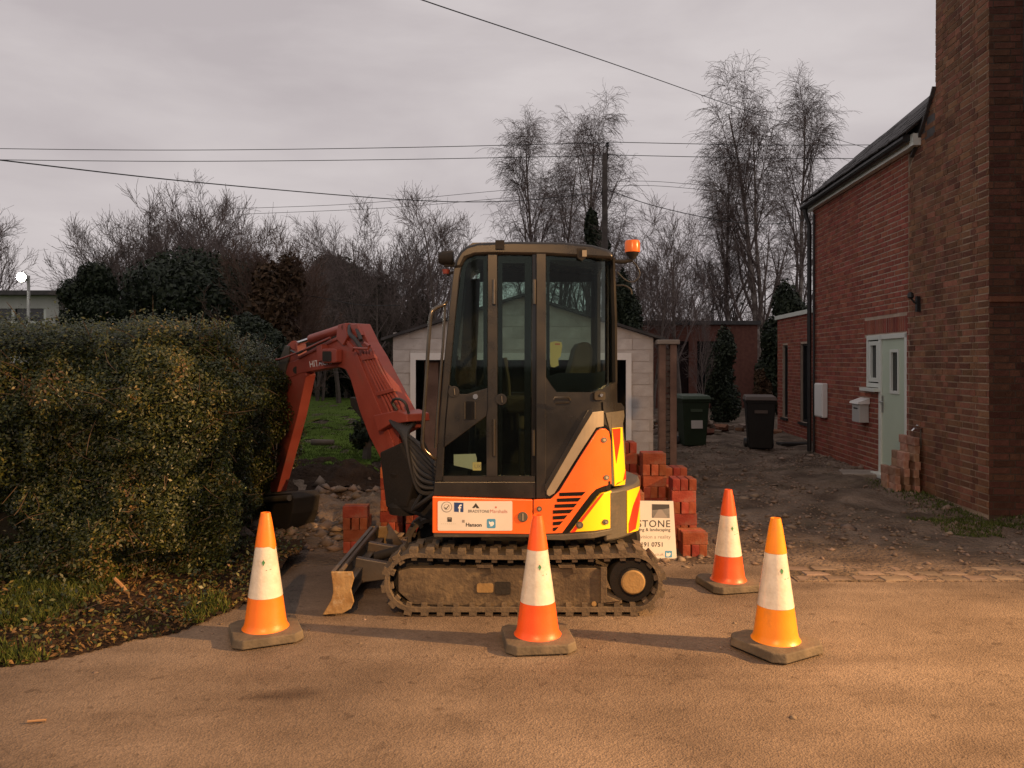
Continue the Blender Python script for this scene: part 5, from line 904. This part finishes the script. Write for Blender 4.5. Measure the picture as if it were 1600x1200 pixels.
# ------------------------------------------------------------------ leafy masses
def leaves(name, pts, nrm, size, mat, parent, seed, kind='stuff', spread=.7):
    rg = np.random.default_rng(seed); n = len(pts); nn = nrm+rg.normal(0, spread, (n, 3)); nn /= np.linalg.norm(nn, axis=1, keepdims=True)+1e-9
    a = np.cross(nn, rg.normal(0, 1, (n, 3))); a /= np.linalg.norm(a, axis=1, keepdims=True)+1e-9; b = np.cross(nn, a); s = size*rg.uniform(.6, 1.4, n)[:, None]
    v = np.stack([pts-a*s, pts+b*s*.48+nn*s*.12, pts+a*s, pts-b*s*.48+nn*s*.12], 1).reshape(-1, 3); f = np.arange(4*n).reshape(-1, 4); return np_mesh(name, v, f, mat, parent, kind)
def clump_points(blobs, n, seed, shell=.28):
    rg = np.random.default_rng(seed); w_ = np.array([b[3]*b[4]+b[3]*b[5]+b[4]*b[5] for b in blobs]); idx = rg.choice(len(blobs), n, p=w_/w_.sum()); B = np.array(blobs)[idx]
    d = rg.normal(0, 1, (n, 3)); d /= np.linalg.norm(d, axis=1, keepdims=True); r = 1-np.abs(rg.normal(0, shell, n)); lump = .86+.28*vnoise(d[:, 0]*3+idx*7, d[:, 2]*3+d[:, 1]*2, 1.3, 3); return B[:, :3]+d*B[:, 3:]*(r*lump)[:, None], d
def bush(name, label, cat, px, py_top, py_bot, Y, wpx, mat, n, size, seed, group=None, blobs=9):
    rd = random.Random(seed); x0 = (px-800)/F*Y; zt = H-(py_top-HZ)/F*Y; zb = max(0, H-(py_bot-HZ)/F*Y); wx = wpx/F*Y/2; hz = (zt-zb)
    t = thing(name, label, cat, (x0, Y, 0), group); bl = []
    for i in range(blobs):
        f = (i+.5)/blobs; rr = wx*(.62-.28*abs(f-.4)); bl.append((x0+rd.uniform(-1, 1)*wx*.55*(1-.5*f), Y+rd.uniform(-.5, .5)*wx, zb+hz*(.08+.80*f), rr, rr, max(hz*.20, rr*.6)))
    p, d = clump_points(bl, n, seed); p[:, 2] = np.maximum(p[:, 2], .02); leaves('crown', p, d, size, mat, t, seed)
    MB().tube([(x0, Y, -.1), (x0+.05, Y, zb+hz*.5), (x0, Y, zb+hz*.8)], [.08, .06, .02], 6).build('trunk', M['bark'], t); return t
gE = 'dark evergreens behind the garden'
bush('evergreen_shrub', 'broad dark evergreen shrub behind the red boom', 'shrub', 560, 415, 632, 31, 170, M['leaf_dark'], 52000, 0.090, 1, gE, 14)
bush('evergreen_shrub', 'rounded dark evergreen next to the garage wall', 'shrub', 640, 470, 632, 31, 100, M['leaf_dark'], 28000, 0.085, 2, gE)
bush('evergreen_shrub', 'tall dark evergreen between russet shrubs and boom', 'shrub', 500, 405, 632, 33, 130, M['leaf_dark'], 32000, 0.095, 3, gE, 12)
bush('ivy_thicket', 'dark undergrowth beneath the thicket trees behind the hedge', 'undergrowth', 300, 415, 560, 17, 330, M['leaf_dark'], 60000, 0.053, 4, None, 22)
bush('clipped_conifer', 'clipped dark green conifer beside the white floodlight', 'conifer', 150, 418, 540, 15, 110, M['leaf_dark'], 36000, 0.037, 5, None, 12)
bush('shaded_shrub', 'dark leafy shrub at the back end of the hedge', 'shrub', 400, 495, 640, 11, 150, M['leaf_dark'], 32000, 0.031, 6)
bush('russet_bush', 'brown leaved bush among the thicket trees', 'bush', 440, 400, 600, 14.5, 110, M['leaf_brown'], 9000, .06, 7)
bush('small_conifer', 'small dark conifer peeping above the cab beside the pole', 'conifer', 930, 330, 430, 27, 44, M['leaf_dark'], 12000, 0.062, 8)
bush('evergreen_shrub', 'dark evergreen rising behind the annexe roof', 'shrub', 1228, 448, 640, 24, 90, M['leaf_dark'], 28000, 0.062, 9, gE)
bush('evergreen_shrub', 'dark evergreen beside the garage under the beacon', 'shrub', 975, 430, 650, 22, 60, M['leaf_dark'], 18000, 0.056, 10, gE)
bush('evergreen_shrub', 'dark bush before the far house windows', 'shrub', 1128, 512, 665, 21, 62, M['leaf_dark'], 16000, 0.043, 11, gE)
bush('clipped_bush', 'round brown bush near the black wheelie bin', 'bush', 1193, 578, 628, 20, 34, M['leaf_brown'], 4000, .05, 12)
bush('lawn_plant', 'small leafy plant on the lawn behind the boom', 'plant', 570, 655, 700, 11, 50, M['leaf_dark'], 1800, 0.031, 13)
# undergrowth band far behind everything (reads as one mass)
rg = np.random.default_rng(40); n = 60000; p = np.stack([rg.uniform(-45, 45, n), 44+rg.uniform(0, 3, n), np.abs(rg.normal(0, 1.3, n))], -1); p[:, 2] += .9*vnoise(p[:, 0], p[:, 0]*0, .35, 2)
tag(leaves('far_wood', p, np.tile([0, -1., .4], (n, 1)), .17, M['leaf_dark'], None, 41), 'dark far woodland undergrowth along the horizon', 'woodland')
o = MB().box(-60, 60, 47.5, 48, -.2, 2.2).build('far_bank', M['hedge_core']); tag(o, kind='structure')
# ------------------------------------------------------------------ hedge
hg = thing('hedge', 'large overgrown clipped evergreen hedge beside the driveway', 'hedge', (-3.4, 5.6, 0))
FP = [(-9, 4.75), (-3.5, 5.08), (-2.5, 5.28), (-2.06, 5.58), (-2.08, 6.0), (-2.22, 6.7), (-2.52, 8.6)]     # outer line in plan
rg = np.random.default_rng(50)
def hedge_pts(n, d0):
    P = np.array(FP); seg = P[1:]-P[:-1]; L_ = np.linalg.norm(seg, axis=1); wgt = L_.copy(); wgt[0] *= .45; wgt[4:] *= .8; i = rg.choice(len(seg), n, p=wgt/wgt.sum()); t = rg.random(n); t = np.where(i == 0, .55+.45*t, t)
    q = P[i]+seg[i]*t[:, None]; sn = np.stack([seg[:, 1], -seg[:, 0]], -1)/L_[:, None]; vn = np.concatenate([sn[:1], sn[1:]+sn[:-1], sn[-1:]]); vn /= np.linalg.norm(vn, axis=1, keepdims=True); nr = vn[i]*(1-t)[:, None]+vn[i+1]*t[:, None]; nr /= np.linalg.norm(nr, axis=1, keepdims=True)
    s = np.concatenate([[0], np.cumsum(L_)])[i]+t*L_[i]; z = rg.random(n)**.92*1.93; topn = rg.random(n) < .22
    z = np.where(topn, 1.86+.0*z, z); ins = np.abs(rg.normal(0, d0, n)); lump = .42*(vnoise(s, z, 1.5, 3)-.5)+.30*(vnoise(s, z, 4.2, 5)-.5)+.15*(vnoise(s, z, 9, 6)-.5)
    hgt = .965+.06*(vnoise(s, s*0, 1.1, 9)-.5)+.06*(vnoise(s, s*0, 4, 8)-.5)+.03*rg.normal(0, 1, n)*(z > 1.8)
    off = lump-ins-.18*sstep(1.6, 1.93, z)-.22*sstep(.6, 0, z); off = np.where(topn, -rg.random(n)*1.2-.1, off)
    xy = q+nr*off[:, None]; z = z*hgt+np.where(topn, rg.normal(0, .035, n), 0)
    nv = np.stack([nr[:, 0], nr[:, 1], np.where(topn, 2.0, .25+.6*sstep(1.5, 1.9, z))], -1); return np.stack([xy[:, 0], xy[:, 1], z], -1), nv
p, nv = hedge_pts(400000, .11); leaves('foliage', p, nv, .0128, M['leaf_hedge'], hg, 51, spread=.75)
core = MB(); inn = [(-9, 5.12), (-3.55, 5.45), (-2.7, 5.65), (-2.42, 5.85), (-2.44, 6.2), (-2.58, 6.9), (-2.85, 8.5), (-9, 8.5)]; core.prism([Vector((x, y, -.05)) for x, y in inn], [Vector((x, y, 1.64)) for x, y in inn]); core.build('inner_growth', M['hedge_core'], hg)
tw = MB(); rd = random.Random(9); pt, nn_ = hedge_pts(520, .05)
for i in range(520):
    a = Vector(pt[i]); d = (Vector(nn_[i])*.5+Vector((rd.gauss(0, .8), rd.gauss(0, .4), rd.gauss(0, .6)))).normalized(); l_ = rd.uniform(.06, .26); tw.tube(bez([a-d*.05, a+d*l_*.5+Vector((0, 0, rd.uniform(-.02, .03))), a+d*l_+Vector((rd.gauss(0, .03), 0, rd.gauss(0, .03)))], 3), [.0026]*5+[.002, .0012], 4, False)
tw.build('twigs', pm('dry_twig', (.06, .038, .022), (.13, .085, .048), 5, .85), hg, kind='stuff')
# verge at the foot of the hedge: soil lip, litter, grass, fallen branch
vp = [(-9, 3.6), (-4.5, 3.75), (-2.9, 4.12), (-2.35, 4.45), (-1.95, 4.85), (-1.72, 5.3), (-1.72, 5.9), (-1.85, 6.6), (-2.3, 6.9), (-9, 6.9)]
def inside(x, y, P):
    c = np.zeros(len(x), bool); j = len(P)-1
    for i in range(len(P)):
        xi, yi = P[i]; xj, yj = P[j]; c ^= ((yi > y) != (yj > y)) & (x < (xj-xi)*(y-yi)/(yj-yi+1e-12)+xi); j = i
    return c
jx = lambda x, y: (x+.10*(vnoise(x, y, 4, 1)-.5)+.16*(vnoise(x, y, 1.6, 2)-.5), y+.14*(vnoise(x, y, 3.5, 3)-.5))
def vz(x, y):
    dd = y-np.interp(x, [-9, -4.5, -2.9, -2.35, -1.95, -1.72], [3.6, 3.75, 4.12, 4.45, 4.85, 5.3]); e_ = sstep(.02, .45, dd); return -.012+e_*(.02+.035*vnoise(x, y, 6, 4)+.03*vnoise(x, y, 15, 5)+.05*sstep(.3, 1.0, dd))+.016*vnoise(x, y, 12, 9)
verge = grid('verge', np.arange(-6, -1.5, .035), np.arange(3.4, 6.9, .035), vz, M['earth'], keep=lambda x, y: inside(*jx(x, y), vp))
n = 26000; x = rg.uniform(-4.2, -1.6, n); y = rg.uniform(3.6, 6.4, n); k = inside(*jx(x, y), vp); x, y = x[k], y[k]; z = vz(x, y)+.006
sel = rg.random(len(x)) < .40; tag(leaves('leaf_litter', np.stack([x, y, z+.01], -1)[sel], np.tile([0, 0, 1.], (sel.sum(), 1)), .017, M['leaf_litter'], None, 53, spread=.6), 'fallen dry leaves scattered along the foot of the hedge', 'leaf litter')
g = (vnoise(x, y, 2.0, 6)+.45*sstep(-2.3, -3.0, x) > .86); tag(blades('verge_grass', np.stack([x, y, z-.01], -1)[g], .075, .006, M['grass_warm'], 54), 'rough green grass at the foot of the hedge', 'grass')
low = (rg.random(len(x)) < .42) & (vnoise(x, y, 2.4, 8) > .42); q = np.stack([x, y, z], -1)[low]; q[:, 2] += rg.random(low.sum())**2*.20; tag(leaves('ground_ivy', q, np.tile([0, -.4, 1.], (low.sum(), 1)), .015, M['leaf_hedge'], None, 55, spread=.8), 'low green ivy and weeds below the hedge', 'weeds')
fb = thing('fallen_branch', 'pale broken branch lying in the litter below the hedge', 'branch', G(200, 925, .1)); b0 = G(178, 903, .22); b1 = G(205, 935, .06)
MB().tube(bez([b0, b0.lerp(b1, .5)+Vector((0, 0, .01)), b1], 3), [.011, .013, .012, .013, .012, .012, .010], 7).build('stick', pm('pale_wood', (.26, .15, .07), (.34, .21, .11), 8, .8), fb, True)
for a, b, c in (((200, 930), (150, 945), (85, 972)), ((200, 935), (160, 938), (110, 945)), ((205, 935), (230, 950), (262, 962))): MB().tube(bez([G(*a, .08), G(*b, .10), G(*c, .06)], 5), .0045, 5, False).build('twig', M['twig_brown'], fb)
rk = MB(); pl_ = G(55, 1130); rk.tube([pl_+Vector((-.035, 0, .008)), pl_+Vector((.04, .015, .008))], .006, 6); tag(rk.build('dry_stick', bpy.data.materials['pale_wood']), 'small pale stick lying on the open road', 'stick')
# dead log on the lawn
lg = MB(); a = W(487, 686, 12.0); b = W(522, 688, 12.0); zz = .40; lg.tube([Vector((a.x, 12.0, zz)), Vector((b.x, 12.0, zz))], [.05, .04], 8); tag(lg.build('cut_log', M['bark']), 'short dark log lying on the green lawn', 'log')
# rubble heap by the far trees
hp = thing('rubble_heap', 'low heap of broken brick and stone beyond the green bin', 'rubble heap', (4.1, 18.5, 0)); rd = random.Random(12); q = MB(); q2 = MB()
for i in range(170):
    x = rd.gauss(4.15, .65); y = rd.gauss(18.6, .4); z = max(0, .62*math.exp(-((x-4.0)/.6)**2)*rd.random())+.1*rd.random(); s = rd.uniform(.05, .13); Mx = Matrix.Translation((x, y, z)) @ Matrix.Rotation(rd.uniform(0, 3), 4, 'Z') @ Matrix.Rotation(rd.uniform(-.6, .6), 4, 'X'); (q if i % 3 else q2).box(-s, s, -s*.6, s*.6, -s*.4, s*.4, Mx)
q.build('broken_stone', M['stone'], hp, kind='stuff'); q2.build('broken_brick', M['brick_old'], hp, kind='stuff')

# ================================================================== poles, cables, lamps
tpole = thing('telegraph_pole', 'tall dark timber telegraph pole behind the excavator cab', 'telegraph pole', (W(945, 500, 24).x, 24, 0)); a = W(945, 566, 24).x
MB().tube([(a, 24, -.2), (a, 24, W(0, 240, 24).z)], [.13, .085], 10).build('pole', M['pole_wood'], tpole, True); MB().tube([(a+.06, 24, W(0, 262, 24).z), (a+.08, 24, W(0, 224, 24).z)], .03, 8).build('top_spike', M['pole_wood'], tpole)
MB().lathe([(0, 0), (.06, 0), (.06, .05), (.035, .08), (.06, .11), (0, .15)], (a+.08, 24, W(0, 229, 24).z), n=10).build('insulator', M['black_plastic'], tpole); MB().tube([(a-.1, 23.98, W(0, 305, 24).z), (a+.1, 23.98, W(0, 240, 24).z)], .025, 6).build('cable_guard', M['under_dark'], tpole)
def wire(pts, r, label, name='overhead_cable', group=None): o = MB().tube(bez([W(*p) for p in pts], 12), r, 5, False).build(name, M['cable']); return tag(o, label, 'cable', group)
wire([(-140, 230.5, 24), (250, 234.5, 24), (600, 231, 24), (947, 223, 24)], .011, 'uppermost thin cable running left from the pole top'); wire([(949, 222, 24), (1200, 226.5, 24), (1480, 226, 24)], .011, 'thin cable from the pole top towards the slate roof')
wire([(-140, 248, 24), (250, 252, 24), (600, 249.5, 24), (944, 243, 24)], .011, 'second thin cable running level left of the pole'); wire([(946, 242, 24), (1200, 247, 24), (1480, 248, 24)], .011, 'second thin cable from the pole towards the slate roof')
wire([(-140, 232, 12), (0, 250, 13), (320, 286, 16.5), (640, 312.5, 21), (800, 314, 23), (944, 300, 24)], .0125, 'thick sagging black cable rising from the hedge side to the pole')
wire([(560, -40, 8), (660, 0, 9), (950, 97, 13), (1200, 184, 19), (1375, 237, 26), (1500, 268, 34)], .0075, 'long cable slanting down the sky towards the slate roof')
wire([(370, 326, 34), (560, 318, 34), (780, 298, 34), (980, 283, 34), (1120, 291, 34)], .010, 'faint far cable crossing behind the birches'); wire([(370, 335, 34), (600, 325, 34), (780, 310, 34), (980, 290, 34), (1130, 299, 34)], .010, 'lower faint far cable crossing behind the birches')
wire([(948, 296, 24), (1020, 321, 24.5), (1120, 343, 25), (1200, 350, 26), (1270, 342, 27)], .013, 'sagging cable from the pole to the house corner')
wire([(380, 456, 16), (480, 462, 15), (560, 476, 14), (625, 477, 13)], .006, 'pale thin wire hanging across the dark evergreens')
# white floodlight on a post with the bungalow behind it
sl2 = thing('floodlight_post', 'slim post carrying a lit white floodlight behind the hedge', 'street lamp', (W(42, 0, 16).x, 16, 0)); lx = W(40, 0, 16).x; lz = W(0, 434, 16).z
MB().tube([(lx+.03, 16.05, -.1), (lx+.03, 16.05, lz+.05)], [.04, .03], 8).build('post', M['grey_box'], sl2, True); MB().lathe([(0, 0), (.10, 0), (.11, .03), (.08, .12), (0, .14)], (lx, 15.86, lz), 'Y', 20).build('lamp_housing', M['grey_box'], sl2, True)
MB().lathe([(0, -.05), (.04, -.046), (.075, -.025), (.085, 0), (0, 0)], (lx, 15.858, lz), 'Y', 20).build('lamp_lens', emit_mat('lamp_white', (1, .98, .88), 160), sl2)
bg = thing('bungalow', 'pale bungalow with a long window behind the floodlight', 'bungalow', (-13.6, 21, 0)); zt = W(0, 462, 21).z
M['render'] = pm('render', (.42, .43, .40), (.50, .50, .47), 3, .8)
x0, x1 = -18.5, W(92, 0, 21).x; wz0, wz1 = W(0, 502, 21).z, W(0, 482, 21).z; wa, wb = -14.6, W(72, 0, 21).x
q = MB(); q.box(x0, wa, 21, 21.3, -.1, zt); q.box(wb, x1, 21, 21.3, -.1, zt); q.box(wa, wb, 21, 21.3, wz1, zt); q.box(wa, wb, 21, 21.3, -.1, wz0); q.build('wall', M['render'], bg); MB().box(x0, x1, 21.3, 27, -.1, zt-.02).build('bungalow_body', M['render'], bg)
wd = MB().box(wa, wb, 21.1, 21.13, wz0, wz1).build('window', M['dark_glass'], bg); MB().box(wa, wb, 20.95, 21.1, wz0-.06, wz0).build('sill', M['white_frame'], wd)
for x in (wa+.05, (wa+wb)/2, wb-.05): MB().box(x-.04, x+.04, 21.04, 21.1, wz0, wz1).build('mullion', M['white_frame'], wd)
MB().prism([Vector((x0-.3, 20.7, zt)), Vector((x1+.3, 20.7, zt)), Vector((x1+.3, 27.3, zt)), Vector((x0-.3, 27.3, zt))], [Vector((x0-.3, 20.7, zt+.12)), Vector((x1+.3, 20.7, zt+.12)), Vector((x1+.3, 27.3, zt+.12)), Vector((x0-.3, 27.3, zt+.12))]).build('roof', M['slate'], bg)
# the sodium street lamps whose light falls on the scene from outside the frame
def street_lamp(at, aim, watts, label, cone):
    dx, dy = (at-aim).x, (at-aim).y; h_ = Vector((dx, dy, 0)).normalized(); f = at+h_*1.0; s = thing('street_lamp', label, 'street lamp', (f.x, f.y, 0))
    MB().tube(bez([(f.x, f.y, -.1), (f.x, f.y, at.z*.6), (f.x, f.y, at.z-.1), f-h_*.3+Vector((0, 0, at.z*0+.16)), at+Vector((0, 0, .18))], 5), .05, 10).build('post', M['grey_box'], s, True)
    MB().lathe([(0, .10), (.17, .10), (.20, .14), (.12, .24), (0, .26)], at, n=20).build('lamp_head', M['grey_box'], s, True)
    ld = bpy.data.lights.new('street_lamp_bulb', 'SPOT'); ld.energy = watts; ld.color = (1.0, .53, .20); ld.shadow_soft_size = .10; ld.spot_size = R(cone); ld.spot_blend = 1.0
    lo = bpy.data.objects.new('street_lamp_bulb', ld); COL.objects.link(lo); lo.location = at; lo.rotation_euler = (aim-at).to_track_quat('-Z', 'Y').to_euler()
street_lamp(LAMP, LAMP_AIM, LAMP_W, 'sodium street lamp on the verge up the lane past the old house', 42)
street_lamp(LAMP2, LAMP2_AIM, LAMP2_W, 'sodium street lamp across the lane opposite the driveway', 60)
